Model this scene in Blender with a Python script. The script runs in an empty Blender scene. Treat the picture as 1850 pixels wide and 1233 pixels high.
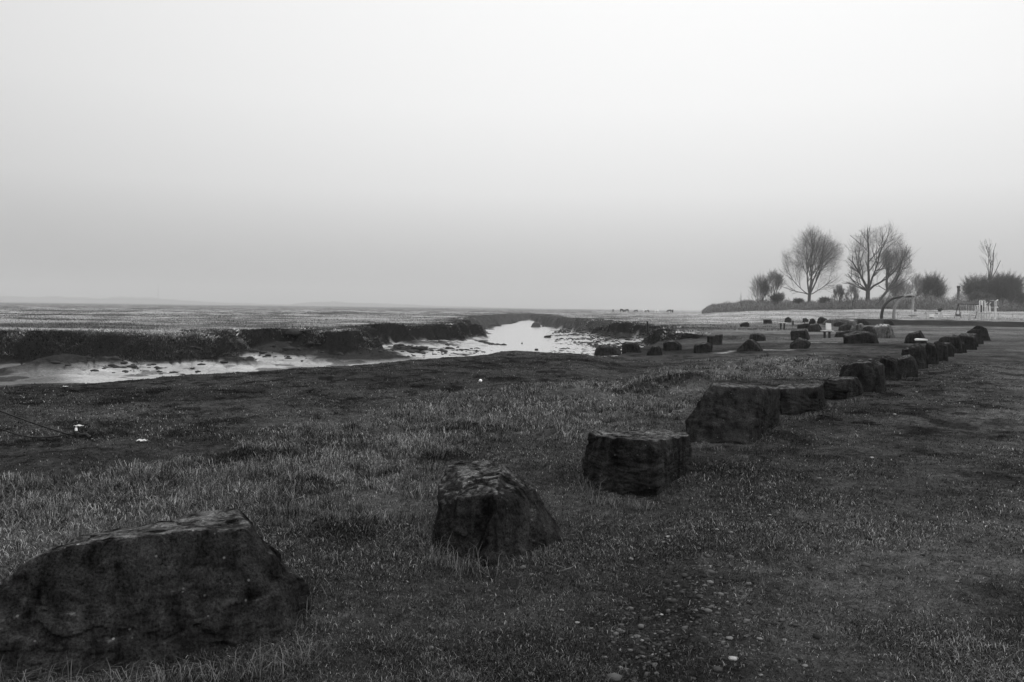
import bpy, bmesh, math, random
import numpy as np
from mathutils import Vector, Matrix, Euler

random.seed(7)
RNG = np.random.default_rng(11)
sc = bpy.context.scene
col = sc.collection
R = math.radians

# ------------------------------------------------------------------ camera, world, sun, exposure
EYE = 1.65
F = 1439.0                      # focal length in photo pixels (28 mm on 36 mm film, 1850 px wide)
cam_d = bpy.data.cameras.new('camera'); cam = bpy.data.objects.new('camera', cam_d); col.objects.link(cam)
cam_d.lens = 28.0; cam_d.sensor_width = 36.0; cam_d.clip_start = 0.05; cam_d.clip_end = 20000
cam.location = (0, 0, EYE)
CR = Matrix.Rotation(R(90 - 2.37), 3, 'X') @ Matrix.Rotation(0.0122, 3, 'Z')
cam.rotation_euler = CR.to_euler()
sc.camera = cam

SUN_EL, SUN_AZ = R(42), R(104)   # azimuth from +Y towards +X
w = bpy.data.worlds.new('World'); sc.world = w; w.use_nodes = True
nt = w.node_tree; nt.nodes.clear()
out = nt.nodes.new('ShaderNodeOutputWorld'); bg = nt.nodes.new('ShaderNodeBackground'); bg.inputs[1].default_value = 0.1
sky = nt.nodes.new('ShaderNodeTexSky'); sky.sky_type = 'NISHITA'; sky.sun_disc = False
sky.sun_elevation = SUN_EL; sky.sun_rotation = SUN_AZ; sky.dust_density = 6.0
bw = nt.nodes.new('ShaderNodeRGBToBW'); nt.links.new(sky.outputs[0], bw.inputs[0])
tc = nt.nodes.new('ShaderNodeTexCoord'); sep = nt.nodes.new('ShaderNodeSeparateXYZ'); nt.links.new(tc.outputs['Generated'], sep.inputs[0])
ramp = nt.nodes.new('ShaderNodeValToRGB'); nt.links.new(sep.outputs[2], ramp.inputs[0])
cr = ramp.color_ramp
SKY = [(0.0, .47), (0.05, .62), (0.14, .90), (0.24, 1.0), (0.36, 1.02), (0.6, 1.8), (1.0, 2.6)]
while len(cr.elements) < len(SKY): cr.elements.new(0.5)
for e, (p, v) in zip(cr.elements, SKY): e.position = p; e.color = (v, v, v, 1)
# brighter towards a direction a little right of the view
dot = nt.nodes.new('ShaderNodeVectorMath'); dot.operation = 'DOT_PRODUCT'
nt.links.new(tc.outputs['Generated'], dot.inputs[0]); dot.inputs[1].default_value = (0.25, 0.80, 0.55)
mr = nt.nodes.new('ShaderNodeMapRange'); mr.inputs[1].default_value = 0.6; mr.inputs[2].default_value = 1.0
mr.inputs[3].default_value = 7.2; mr.inputs[4].default_value = 10.2
nt.links.new(dot.outputs['Value'], mr.inputs[0])
mul = nt.nodes.new('ShaderNodeMath'); mul.operation = 'MULTIPLY'
nt.links.new(ramp.outputs[0], mul.inputs[0]); nt.links.new(mr.outputs[0], mul.inputs[1])
mad = nt.nodes.new('ShaderNodeMath'); mad.operation = 'MULTIPLY_ADD'; mad.inputs[1].default_value = 0.04
nt.links.new(bw.outputs[0], mad.inputs[0]); nt.links.new(mul.outputs[0], mad.inputs[2])
nt.links.new(mad.outputs[0], bg.inputs[0]); nt.links.new(bg.outputs[0], out.inputs[0])

sd_ = bpy.data.lights.new('sun', 'SUN'); sd_.energy = 1.4; sd_.angle = R(26); sd_.color = (1, 1, 1)
sun = bpy.data.objects.new('sun', sd_); col.objects.link(sun)
sdir = Vector((math.sin(SUN_AZ) * math.cos(SUN_EL), math.cos(SUN_AZ) * math.cos(SUN_EL), math.sin(SUN_EL)))
sun.rotation_euler = sdir.to_track_quat('Z', 'Y').to_euler()
sc.view_settings.view_transform = 'Standard'; sc.view_settings.look = 'None'
sc.view_settings.exposure = 0.0; sc.view_settings.gamma = 1.0; sc.view_settings.use_curve_mapping = False
sc.render.engine = 'CYCLES'
sc.cycles.use_denoising = True; sc.cycles.denoising_prefilter = 'ACCURATE'
sc.cycles.max_bounces = 5; sc.cycles.volume_bounces = 1
sc.render.filter_size = 1.1

# ------------------------------------------------------------------ helpers
def ray(px, py):
    v = CR @ Vector(((px - 925) / F, -(py - 616.5) / F, -1.0))
    return v
def P(px, py, z=0.0):
    """the point of the level z plane that the photo shows at px, py"""
    v = ray(px, py); t = (z - EYE) / v.z
    return (v.x * t, v.y * t)
def V(px, py, d):
    """the point at depth d (metres along +Y)"""
    v = ray(px, py); t = d / v.y
    return (v.x * t, d, EYE + v.z * t)

def hash2(ix, iy, s):
    h = (ix.astype(np.int64) * 374761393 + iy.astype(np.int64) * 668265263 + s * 982451653) & 0xffffffff
    h = ((h ^ (h >> 13)) * 1274126177) & 0xffffffff
    h = h ^ (h >> 16)
    return (h & 0xffff) / 32767.5 - 1.0
def vn2(x, y, s=0):
    ix = np.floor(x); iy = np.floor(y); fx = x - ix; fy = y - iy
    u = fx * fx * fx * (fx * (fx * 6 - 15) + 10); v = fy * fy * fy * (fy * (fy * 6 - 15) + 10)
    a = hash2(ix, iy, s); b = hash2(ix + 1, iy, s); c = hash2(ix, iy + 1, s); d = hash2(ix + 1, iy + 1, s)
    return (a * (1 - u) + b * u) * (1 - v) + (c * (1 - u) + d * u) * v
def fbm2(x, y, o=4, s=0):
    r = 0; a = 0.5; x = np.asarray(x, float); y = np.asarray(y, float)
    for i in range(o):
        r = r + a * vn2(x, y, s + i); x, y = x * 1.6 + y * 1.2 + 3.1, y * 1.6 - x * 1.2 + 1.7; a *= .5
    return r
def hash3(ix, iy, iz, s):
    h = (ix.astype(np.int64) * 374761393 + iy.astype(np.int64) * 668265263 + iz.astype(np.int64) * 2147483647 + s * 982451653) & 0xffffffff
    h = ((h ^ (h >> 13)) * 1274126177) & 0xffffffff
    h = ((h ^ (h >> 15)) * 2246822519) & 0xffffffff
    h = h ^ (h >> 16)
    return (h & 0xffff) / 32767.5 - 1.0
def vn3(p, s=0):
    i = np.floor(p); f = p - i; u = f * f * (3 - 2 * f)
    r = 0
    for dx in (0, 1):
        for dy in (0, 1):
            for dz in (0, 1):
                wt = (u[:, 0] if dx else 1 - u[:, 0]) * (u[:, 1] if dy else 1 - u[:, 1]) * (u[:, 2] if dz else 1 - u[:, 2])
                r = r + wt * hash3(i[:, 0] + dx, i[:, 1] + dy, i[:, 2] + dz, s)
    return r
def fbm3(p, o=4, s=0):
    r = 0; a = .5
    for k in range(o):
        r = r + a * vn3(p, s + k); p = p * 2.03 + 5.3; a *= .5
    return r
def sst(a, b, x):
    t = np.clip((x - a) / (b - a), 0, 1); return t * t * (3 - 2 * t)
def pdist(x, y, pts):
    """distance to a polyline"""
    best = np.full(x.shape, 1e9)
    for (ax, ay), (bx, by) in zip(pts[:-1], pts[1:]):
        dx, dy = bx - ax, by - ay; L = dx * dx + dy * dy + 1e-12
        t = np.clip(((x - ax) * dx + (y - ay) * dy) / L, 0, 1)
        best = np.minimum(best, (x - ax - t * dx) ** 2 + (y - ay - t * dy) ** 2)
    return np.sqrt(best)
def sdf(x, y, poly):
    """signed distance, positive inside"""
    ins = np.zeros(x.shape, bool); n = len(poly)
    for i in range(n):
        (ax, ay), (bx, by) = poly[i], poly[(i + 1) % n]
        c = ((ay > y) != (by > y)) & (x < (bx - ax) * (y - ay) / ((by - ay) if by != ay else 1e-9) + ax)
        ins ^= c
    d = pdist(x, y, list(poly) + [poly[0]])
    return np.where(ins, d, -d)

def mesh_np(name, verts, faces_flat, loop_totals):
    me = bpy.data.meshes.new(name)
    verts = np.asarray(verts, np.float32); nv = len(verts)
    me.vertices.add(nv); me.vertices.foreach_set('co', verts.ravel())
    faces_flat = np.asarray(faces_flat, np.int32); lt = np.asarray(loop_totals, np.int32)
    me.loops.add(len(faces_flat)); me.loops.foreach_set('vertex_index', faces_flat)
    me.polygons.add(len(lt)); ls = np.concatenate([[0], np.cumsum(lt)[:-1]]).astype(np.int32)
    me.polygons.foreach_set('loop_start', ls); me.polygons.foreach_set('loop_total', lt)
    me.update(calc_edges=True)
    return me
def fattr(me, name, vals):
    a = me.attributes.new(name, 'FLOAT', 'POINT'); a.data.foreach_set('value', np.asarray(vals, np.float32))
def smooth(me): me.polygons.foreach_set('use_smooth', np.ones(len(me.polygons), bool)); me.update()

def tag(o, label=None, cat=None, group=None, kind=None):
    if label: o['label'] = label
    if cat: o['category'] = cat
    if group: o['group'] = group
    if kind: o['kind'] = kind
    return o
def add(name, me, mat, parent=None, loc=None):
    o = bpy.data.objects.new(name, me); col.objects.link(o)
    if mat is not None: me.materials.append(mat)
    if loc is not None: o.location = loc
    if parent is not None: o.parent = parent
    return o
def empty(name, loc):
    o = bpy.data.objects.new(name, None); col.objects.link(o); o.location = loc; o.empty_display_size = .1
    return o

class MB:
    """collects tubes, boxes and balls in local coordinates, builds one mesh"""
    def __init__(s): s.v = []; s.f = []
    def quadbox(s, c, size, rot=None):
        b = len(s.v); m = rot or Matrix.Identity(3); hx, hy, hz = [q / 2 for q in size]
        for x, y, z in ((-1,-1,-1),(1,-1,-1),(1,1,-1),(-1,1,-1),(-1,-1,1),(1,-1,1),(1,1,1),(-1,1,1)):
            s.v.append(tuple(Vector(c) + m @ Vector((x*hx, y*hy, z*hz))))
        for q in ((0,3,2,1),(4,5,6,7),(0,1,5,4),(1,2,6,5),(2,3,7,6),(3,0,4,7)): s.f.append(tuple(b + i for i in q))
        return s
    def tube(s, pts, rad, n=8):
        pts = [Vector(p) for p in pts]
        if not isinstance(rad, (list, tuple)): rad = [rad] * len(pts)
        b = len(s.v); ref = Vector((0.13, 0.31, 0.94)).normalized()
        for i, p in enumerate(pts):
            t = (pts[min(i+1, len(pts)-1)] - pts[max(i-1, 0)]).normalized()
            a = t.cross(ref)
            if a.length < 1e-3: a = t.cross(Vector((1, 0, 0)))
            a.normalize(); c = t.cross(a)
            for k in range(n):
                an = 2 * math.pi * k / n
                s.v.append(tuple(p + (a * math.cos(an) + c * math.sin(an)) * rad[i]))
        for i in range(len(pts) - 1):
            for k in range(n):
                k2 = (k + 1) % n
                s.f.append((b + i*n + k, b + i*n + k2, b + (i+1)*n + k2, b + (i+1)*n + k))
        s.f.append(tuple(b + k for k in reversed(range(n)))); s.f.append(tuple(b + (len(pts)-1)*n + k for k in range(n)))
        return s
    def build(s, name, mat, parent=None, loc=None, sm=False):
        me = bpy.data.meshes.new(name); me.from_pydata(s.v, [], s.f); me.update()
        if sm: smooth(me)
        return add(name, me, mat, parent, loc)

# ------------------------------------------------------------------ materials (all neutral: the photograph is black and white)
def newmat(name):
    m = bpy.data.materials.new(name); m.use_nodes = True
    n = m.node_tree; b = n.nodes['Principled BSDF']
    return m, n, b
def plain(name, v, rough=.7, var=.25, scale=6.0, spec=.12):
    m, n, b = newmat(name)
    tcn = n.nodes.new('ShaderNodeTexCoord'); no = n.nodes.new('ShaderNodeTexNoise'); no.inputs['Scale'].default_value = scale; no.inputs['Detail'].default_value = 6
    n.links.new(tcn.outputs['Object'], no.inputs['Vector'])
    r = n.nodes.new('ShaderNodeMapRange'); r.inputs[1].default_value = .3; r.inputs[2].default_value = .7
    r.inputs[3].default_value = v * (1 - var); r.inputs[4].default_value = v * (1 + var)
    n.links.new(no.outputs['Fac'], r.inputs[0]); n.links.new(r.outputs[0], b.inputs['Base Color'])
    b.inputs['Roughness'].default_value = rough; b.inputs['Specular IOR Level'].default_value = spec
    return m

def rock_mat(name, base=.030, lichen=.5):
    m, n, b = newmat(name)
    L = n.links; N = n.nodes.new
    tcn = N('ShaderNodeTexCoord'); oi = N('ShaderNodeObjectInfo')
    addv = N('ShaderNodeVectorMath'); addv.operation = 'ADD'; L.new(tcn.outputs['Object'], addv.inputs[0])
    rv = N('ShaderNodeVectorMath'); rv.operation = 'SCALE'; rv.inputs[0].default_value = (17, 9, 13); L.new(oi.outputs['Random'], rv.inputs['Scale'])
    L.new(rv.outputs[0], addv.inputs[1])
    n1 = N('ShaderNodeTexNoise'); n1.inputs['Scale'].default_value = 2.6; n1.inputs['Detail'].default_value = 9; n1.inputs['Roughness'].default_value = .68; L.new(addv.outputs[0], n1.inputs['Vector'])
    mp = N('ShaderNodeMapping'); mp.inputs['Scale'].default_value = (11, 11, 2.0); L.new(addv.outputs[0], mp.inputs['Vector'])
    n2 = N('ShaderNodeTexNoise'); n2.inputs['Scale'].default_value = 1.0; n2.inputs['Detail'].default_value = 7; n2.inputs['Roughness'].default_value = .65; n2.inputs['Distortion'].default_value = .25; L.new(mp.outputs[0], n2.inputs['Vector'])
    a = N('ShaderNodeMath'); a.operation = 'ADD'; L.new(n1.outputs['Fac'], a.inputs[0]); L.new(n2.outputs['Fac'], a.inputs[1])
    r = N('ShaderNodeMapRange'); r.inputs[1].default_value = .78; r.inputs[2].default_value = 1.26; r.inputs[3].default_value = base * .3; r.inputs[4].default_value = base * 2.5
    L.new(a.outputs[0], r.inputs[0])
    # fine speckle
    n3 = N('ShaderNodeTexNoise'); n3.inputs['Scale'].default_value = 75; n3.inputs['Detail'].default_value = 4; n3.inputs['Roughness'].default_value = .8; L.new(addv.outputs[0], n3.inputs['Vector'])
    r3 = N('ShaderNodeMapRange'); r3.inputs[1].default_value = .3; r3.inputs[2].default_value = .72; r3.inputs[3].default_value = .1; r3.inputs[4].default_value = 3.0; L.new(n3.outputs['Fac'], r3.inputs[0])
    mu = N('ShaderNodeMath'); mu.operation = 'MULTIPLY'; L.new(r.outputs[0], mu.inputs[0]); L.new(r3.outputs[0], mu.inputs[1])
    # lichen blotches
    n4 = N('ShaderNodeTexNoise'); n4.inputs['Scale'].default_value = 9; n4.inputs['Detail'].default_value = 8; n4.inputs['Roughness'].default_value = .75; L.new(addv.outputs[0], n4.inputs['Vector'])
    r4 = N('ShaderNodeMapRange'); r4.inputs[1].default_value = .57; r4.inputs[2].default_value = .68; r4.inputs[3].default_value = 0; r4.inputs[4].default_value = lichen; L.new(n4.outputs['Fac'], r4.inputs[0])
    mx = N('ShaderNodeMix'); mx.data_type = 'FLOAT'; L.new(r4.outputs[0], mx.inputs[0]); L.new(mu.outputs[0], mx.inputs[2]); mx.inputs[3].default_value = .06
    vo = N('ShaderNodeTexVoronoi'); vo.inputs['Scale'].default_value = 11; L.new(addv.outputs[0], vo.inputs['Vector'])
    r5 = N('ShaderNodeMapRange'); r5.inputs[1].default_value = .085; r5.inputs[2].default_value = .05; r5.inputs[3].default_value = 0; r5.inputs[4].default_value = .8; L.new(vo.outputs['Distance'], r5.inputs[0])
    mx2 = N('ShaderNodeMix'); mx2.data_type = 'FLOAT'; L.new(r5.outputs[0], mx2.inputs[0]); L.new(mx.outputs[0], mx2.inputs[2]); mx2.inputs[3].default_value = .10
    # skylit tops painted into the colour: paler upper faces, broken up by noise
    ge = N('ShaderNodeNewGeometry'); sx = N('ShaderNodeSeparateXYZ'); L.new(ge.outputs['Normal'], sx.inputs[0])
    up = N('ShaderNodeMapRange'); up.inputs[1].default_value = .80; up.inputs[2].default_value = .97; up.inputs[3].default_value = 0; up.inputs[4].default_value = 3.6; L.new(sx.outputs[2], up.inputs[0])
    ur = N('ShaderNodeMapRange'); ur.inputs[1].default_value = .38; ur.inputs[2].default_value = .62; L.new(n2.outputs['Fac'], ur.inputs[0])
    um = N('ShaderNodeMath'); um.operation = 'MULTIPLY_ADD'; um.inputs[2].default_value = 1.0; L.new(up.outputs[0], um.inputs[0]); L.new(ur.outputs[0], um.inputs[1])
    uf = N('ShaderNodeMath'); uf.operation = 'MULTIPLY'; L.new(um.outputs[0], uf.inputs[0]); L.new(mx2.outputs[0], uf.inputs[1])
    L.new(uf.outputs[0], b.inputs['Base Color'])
    b.inputs['Roughness'].default_value = .9; b.inputs['Specular IOR Level'].default_value = .0
    bu = N('ShaderNodeBump'); bu.inputs['Strength'].default_value = 1.0; bu.inputs['Distance'].default_value = .016
    ad = N('ShaderNodeMath'); ad.operation = 'MULTIPLY_ADD'; ad.inputs[1].default_value = .35; L.new(n3.outputs['Fac'], ad.inputs[0]); L.new(a.outputs[0], ad.inputs[2])
    L.new(ad.outputs[0], bu.inputs['Height']); L.new(bu.outputs[0], b.inputs['Normal'])
    return m
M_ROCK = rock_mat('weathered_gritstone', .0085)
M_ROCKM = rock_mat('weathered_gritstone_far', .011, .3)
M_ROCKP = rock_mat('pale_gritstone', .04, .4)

def ground_mat():
    m, n, b = newmat('saltmarsh_turf_and_mud'); L = n.links; N = n.nodes.new
    geo = N('ShaderNodeNewGeometry')
    t = N('ShaderNodeAttribute'); t.attribute_name = 'tone'; wt = N('ShaderNodeAttribute'); wt.attribute_name = 'wet'
    n1 = N('ShaderNodeTexNoise'); n1.inputs['Scale'].default_value = 9; n1.inputs['Detail'].default_value = 10; n1.inputs['Roughness'].default_value = .78; L.new(geo.outputs['Position'], n1.inputs['Vector'])
    n2 = N('ShaderNodeTexNoise'); n2.inputs['Scale'].default_value = .9; n2.inputs['Detail'].default_value = 8; n2.inputs['Roughness'].default_value = .7; L.new(geo.outputs['Position'], n2.inputs['Vector'])
    n5 = N('ShaderNodeTexNoise'); n5.inputs['Scale'].default_value = 60; n5.inputs['Detail'].default_value = 5; n5.inputs['Roughness'].default_value = .8; L.new(geo.outputs['Position'], n5.inputs['Vector'])
    r1 = N('ShaderNodeMapRange'); r1.inputs[1].default_value = .33; r1.inputs[2].default_value = .67; r1.inputs[3].default_value = .25; r1.inputs[4].default_value = 1.85; L.new(n1.outputs['Fac'], r1.inputs[0])
    r2 = N('ShaderNodeMapRange'); r2.inputs[1].default_value = .3; r2.inputs[2].default_value = .7; r2.inputs[3].default_value = .65; r2.inputs[4].default_value = 1.35; L.new(n2.outputs['Fac'], r2.inputs[0])
    r5 = N('ShaderNodeMapRange'); r5.inputs[1].default_value = .3; r5.inputs[2].default_value = .7; r5.inputs[3].default_value = .35; r5.inputs[4].default_value = 1.7; L.new(n5.outputs['Fac'], r5.inputs[0])
    m1 = N('ShaderNodeMath'); m1.operation = 'MULTIPLY'; L.new(r1.outputs[0], m1.inputs[0]); L.new(r2.outputs[0], m1.inputs[1])
    m0 = N('ShaderNodeMath'); m0.operation = 'MULTIPLY'; L.new(m1.outputs[0], m0.inputs[0]); L.new(r5.outputs[0], m0.inputs[1])
    m2 = N('ShaderNodeMath'); m2.operation = 'MULTIPLY'; L.new(m0.outputs[0], m2.inputs[0]); L.new(t.outputs['Fac'], m2.inputs[1])
    L.new(m2.outputs[0], b.inputs['Base Color'])
    rr = N('ShaderNodeMapRange'); rr.inputs[1].default_value = 0; rr.inputs[2].default_value = 1; rr.inputs[3].default_value = 1.0; rr.inputs[4].default_value = .30; L.new(wt.outputs['Fac'], rr.inputs[0])
    # wetness broken up into glossy and matt patches
    n6 = N('ShaderNodeTexNoise'); n6.inputs['Scale'].default_value = 1.7; n6.inputs['Detail'].default_value = 8; n6.inputs['Roughness'].default_value = .7; L.new(geo.outputs['Position'], n6.inputs['Vector'])
    r6 = N('ShaderNodeMapRange'); r6.inputs[1].default_value = .42; r6.inputs[2].default_value = .62; r6.inputs[3].default_value = 0; r6.inputs[4].default_value = .22; L.new(n6.outputs['Fac'], r6.inputs[0])
    ra = N('ShaderNodeMath'); ra.operation = 'ADD'; ra.use_clamp = True; L.new(rr.outputs[0], ra.inputs[0]); L.new(r6.outputs[0], ra.inputs[1]); L.new(ra.outputs[0], b.inputs['Roughness'])
    sp = N('ShaderNodeMapRange'); sp.inputs[3].default_value = .0; sp.inputs[4].default_value = .38; L.new(wt.outputs['Fac'], sp.inputs[0]); L.new(sp.outputs[0], b.inputs['Specular IOR Level'])
    bu = N('ShaderNodeBump'); bu.inputs['Distance'].default_value = .03; bu.inputs['Strength'].default_value = .9
    ad = N('ShaderNodeMath'); ad.operation = 'MULTIPLY_ADD'; ad.inputs[1].default_value = .35; L.new(n5.outputs['Fac'], ad.inputs[0]); L.new(n1.outputs['Fac'], ad.inputs[2])
    dr = N('ShaderNodeMapRange'); dr.inputs[3].default_value = 1; dr.inputs[4].default_value = .2; L.new(wt.outputs['Fac'], dr.inputs[0]); L.new(dr.outputs[0], bu.inputs['Strength'])
    L.new(ad.outputs[0], bu.inputs['Height']); L.new(bu.outputs[0], b.inputs['Normal'])
    return m
M_GROUND = ground_mat()

def blade_mat():
    m, n, b = newmat('grass_blades'); L = n.links; N = n.nodes.new
    t = N('ShaderNodeAttribute'); t.attribute_name = 'tone'
    L.new(t.outputs['Fac'], b.inputs['Base Color']); b.inputs['Roughness'].default_value = .8; b.inputs['Specular IOR Level'].default_value = .0
    return m
M_BLADE = blade_mat()
M_BARK = plain('grey_bark', .08, .9, .4, 3)
M_TWIG = plain('bare_twigs', .14, .9, .3, 2)
M_BUSH = plain('dark_scrub_twigs', .075, .9, .4, 2)
M_PALEWOOD = plain('pale_bark', .30, .8, .3, 4)

# ------------------------------------------------------------------ land form
near_px = [(0, 702), (200, 690), (400, 675), (560, 667), (660, 660), (800, 646), (850, 643), (900, 640), (940, 636), (1000, 638), (1070, 642), (1110, 634), (1160, 620), (1200, 612), (1240, 607)]
far_px = [(1252, 604), (1235, 598), (1200, 591), (1140, 587), (1100, 583), (1050, 578.5), (1005, 573.8), (988, 571.5), (990, 569.3), (960, 567), (930, 568), (890, 571), (858, 573.5), (836, 577), (842, 582), (800, 585), (740, 587), (690, 589), (650, 594), (630, 601), (560, 599), (500, 598), (440, 598), (400, 601), (300, 604), (200, 603), (100, 604), (0, 604)]
NEAR = [(-90, 6), (-40, 11)] + [P(a, b, 0) for a, b in near_px]
FAR = [P(a, b, .1) for a, b in far_px] + [(-55, 37), (-95, 30)]
CH = NEAR + FAR
WZ = -1.5
water_px = [(815, 652), (866, 637), (884, 624), (880, 612), (862, 600), (855, 594), (872, 588), (905, 583), (925, 577), (950, 572.5), (985, 573), (978, 579), (1012, 584), (1045, 589), (1000, 596), (985, 606), (1002, 614), (1060, 621), (1090, 634), (1085, 650), (960, 665)]
WP = [P(a, b, WZ) for a, b in water_px]
STREAM = [(-60, 20), P(-80, 708, WZ), P(150, 700, WZ), P(300, 691, WZ), P(450, 681, WZ), P(620, 668, WZ), P(740, 657, WZ), P(830, 646, WZ)]
rough_px = [(-40, 1060), (-40, 905), (150, 872), (350, 840), (560, 770), (700, 735), (880, 705), (1080, 690), (1180, 668), (1300, 648), (1400, 640), (1480, 636), (1520, 655), (1480, 685), (1270, 700), (1235, 745), (1060, 785), (900, 800), (830, 825), (740, 850), (690, 900), (600, 935), (470, 950), (250, 975), (100, 1040)]
ROUGH = [P(a, b, 0) for a, b in rough_px]
grav_px = [(960, 1260), (1040, 1150), (1120, 1060), (1190, 1000), (1260, 1020), (1330, 1050), (1350, 1120), (1330, 1200), (1280, 1260)]
GRAV = [P(a, b, 0) for a, b in grav_px]
ROWLINE = [P(a, b, 0) for a, b in [(300, 1220), (900, 1010), (1200, 885), (1330, 812), (1430, 757), (1520, 725), (1600, 690), (1690, 655), (1780, 622)]]
MOUNDS = [(P(1185, 702), .55, .17), (P(1243, 704), .45, .22), (P(1145, 709), .6, .08), (P(620, 965), .35, .05), (P(850, 780), .5, .10), (P(545, 900), .28, .09), (P(300, 885), .2, .08), (P(810, 830), .3, .08), (P(470, 830), .5, .05)]

TRACK = [(0, 0)] + ROWLINE[1:] + [(200, 90), (200, -20)]
def land(x, y):
    """level of the dry land without the channel"""
    a = x / np.maximum(y, 1.0); r = np.hypot(x, y)
    z = .10 * sst(30, 55, r) * np.ones_like(x)
    # field rising towards the trees on the right
    top = np.interp(a, [.18, .24, .27, .33, .47, .66, .9], [.1, .7, 1.2, 1.8, 2.5, 2.2, 2.2])
    am = sst(.17, .25, a)
    z = z + am * (top - .1) * sst(100, 218, y)
    # step up to the playground plateau
    pl = sst(.37, .41, a) * sst(95.5, 98.5, y + 1.2 * fbm2(x * .15, y * .15, 2, 91)) * .62
    z = np.maximum(z, pl + .1 * am)
    # scrub embankment in front of the trees
    em = sst(.232, .25, a) * sst(218, 224, y) * (1 - .8 * sst(240, 280, y))
    z = z + em * (1.1 + .6 * fbm2(x * .06, y * .06, 3, 17)) * np.interp(a, [.23, .3, .36, .45, .7], [1.2, 1.25, .9, .7, .4])
    return z
def H(x, y, full=False):
    x = np.asarray(x, float); y = np.asarray(y, float); shp = x.shape; x = x.ravel(); y = y.ravel()
    r = np.hypot(x, y)
    z0 = land(x, y)
    rg = sdf(x, y, ROUGH) + .5 * fbm2(x * .8, y * .8, 3, 5)
    rough = sst(-.8, .9, rg + .8 * fbm2(x * .35, y * .35, 2, 6)) * (r < 70)
    # undulation, tussocks and turf grain
    und = .10 * fbm2(x * .22, y * .22, 3, 1) * sst(3, 20, r) * (1 + 1.2 * sst(50, 150, r))
    tus = np.maximum(fbm2(x * 1.9, y * 1.9, 3, 2), -.05)
    grain = fbm2(x * 7, y * 7, 3, 3)
    flat = 1 - .85 * np.exp(-(pdist(x, y, ROWLINE) / 1.3) ** 2)
    flat = flat * (1 - .6 * sst(-1, .5, sdf(x, y, TRACK)) * (r < 70))
    n = und * flat + (.03 * flat + .11 * rough * flat) * tus * (r < 90) + .030 * grain * (r < 30) + flat * .035 * np.maximum(fbm2(x * 1.1, y * 1.1, 3, 7), -.1) * (r > 5) * (r < 60)
    n = n + np.where(r > 60, .10 * np.maximum(fbm2(x * .5, y * .5, 4, 8), 0), 0)
    for (mx, my), mr, mh in MOUNDS:
        n = n + mh * np.exp(-((x - mx) ** 2 + (y - my) ** 2) / (mr * mr)) * (1 + .5 * tus)
    z0 = z0 + n - .03 * np.exp(-(pdist(x, y, ROWLINE) / 1.0) ** 2)
    # channel
    inside = sdf(x, y, CH)
    dn = pdist(x, y, NEAR); df = pdist(x, y, FAR)
    nearside = dn < df
    z0 = z0 + (~nearside) * sst(-4, 0, inside) * .48 * fbm2(x * .13, y * .13, 3, 23) * (1 - sst(70, 110, r))
    z0 = z0 - .26 * sst(-12, -1, inside) * nearside * sst(.08, .14, x / np.maximum(y, 1))
    amp = np.where(nearside, .35, 2.0) * np.clip(r / 45, .4, 1.3)
    s = inside + amp * fbm2(x * .35, y * .35, 4, 21) + (~nearside) * (r < 85) * .55 * fbm2(x * 1.1, y * 1.1, 3, 27)
    dw = -sdf(x, y, WP); ds = pdist(x, y, STREAM) - .5
    dwat = np.minimum(dw, ds)
    a = x / np.maximum(y, 1)
    k = np.interp(a, [-.7, -.1, .0, .06, .2], [.03, .055, .04, .04, .06])
    bed = WZ + np.where(dwat > 0, np.minimum(dwat * k, 1.1), np.maximum(dwat * .08, -.35))
    mudn = .10 * fbm2(x * .5, y * .5, 4, 31) + .05 * fbm2(x * 2.2, y * 2.2, 3, 33) * sst(.0, .3, a + .3)
    # drainage runnels down the mud slope on the left
    run = np.abs(fbm2(x * .9 + y * .35, y * .28, 3, 41))
    mudn = mudn - .10 * (1 - sst(0, .09, run)) * (a < 0) * (1 - sst(60, 90, r))
    bed = bed + mudn * sst(-.2, 1.5, dwat)
    bed = np.where((a < -.07) & (ds > 0), np.maximum(bed, WZ + .035 + .03 * np.clip(ds, 0, 1)), bed)
    wdt = np.where(nearside, np.interp(a, [.0, .09], [3.5, .9]), np.where(a > .04, 1.4, np.interp(a, [-.5, -.38, -.3, 0], [2.6, 2.4, 1.5, 1.7]))) * np.clip(r / 75, 1, 1.35)
    t = np.clip(s / wdt, 0, 1); prof = t * t * (3 - 2 * t)
    # slumped turf clumps on the bank foot
    slump = np.where(~nearside, .95 * np.maximum(fbm2(x * .3, y * .3, 3, 51), 0) * sst(wdt * .4, wdt, s) * (1 - sst(wdt, wdt + 4.0, s)), 0)
    z = z0 * (1 - prof) + bed * prof + slump
    z = np.where(s <= 0, z0, z)
    z = np.where((s <= 0) | (r < 500), z, z)
    if not full: return z.reshape(shp)
    return z, dict(s=s, nearside=nearside, rough=rough, r=r, a=a, wdt=wdt, dwat=dwat, x=x, y=y, tus=tus, slump=slump, z0=z0, grain=grain)

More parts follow.
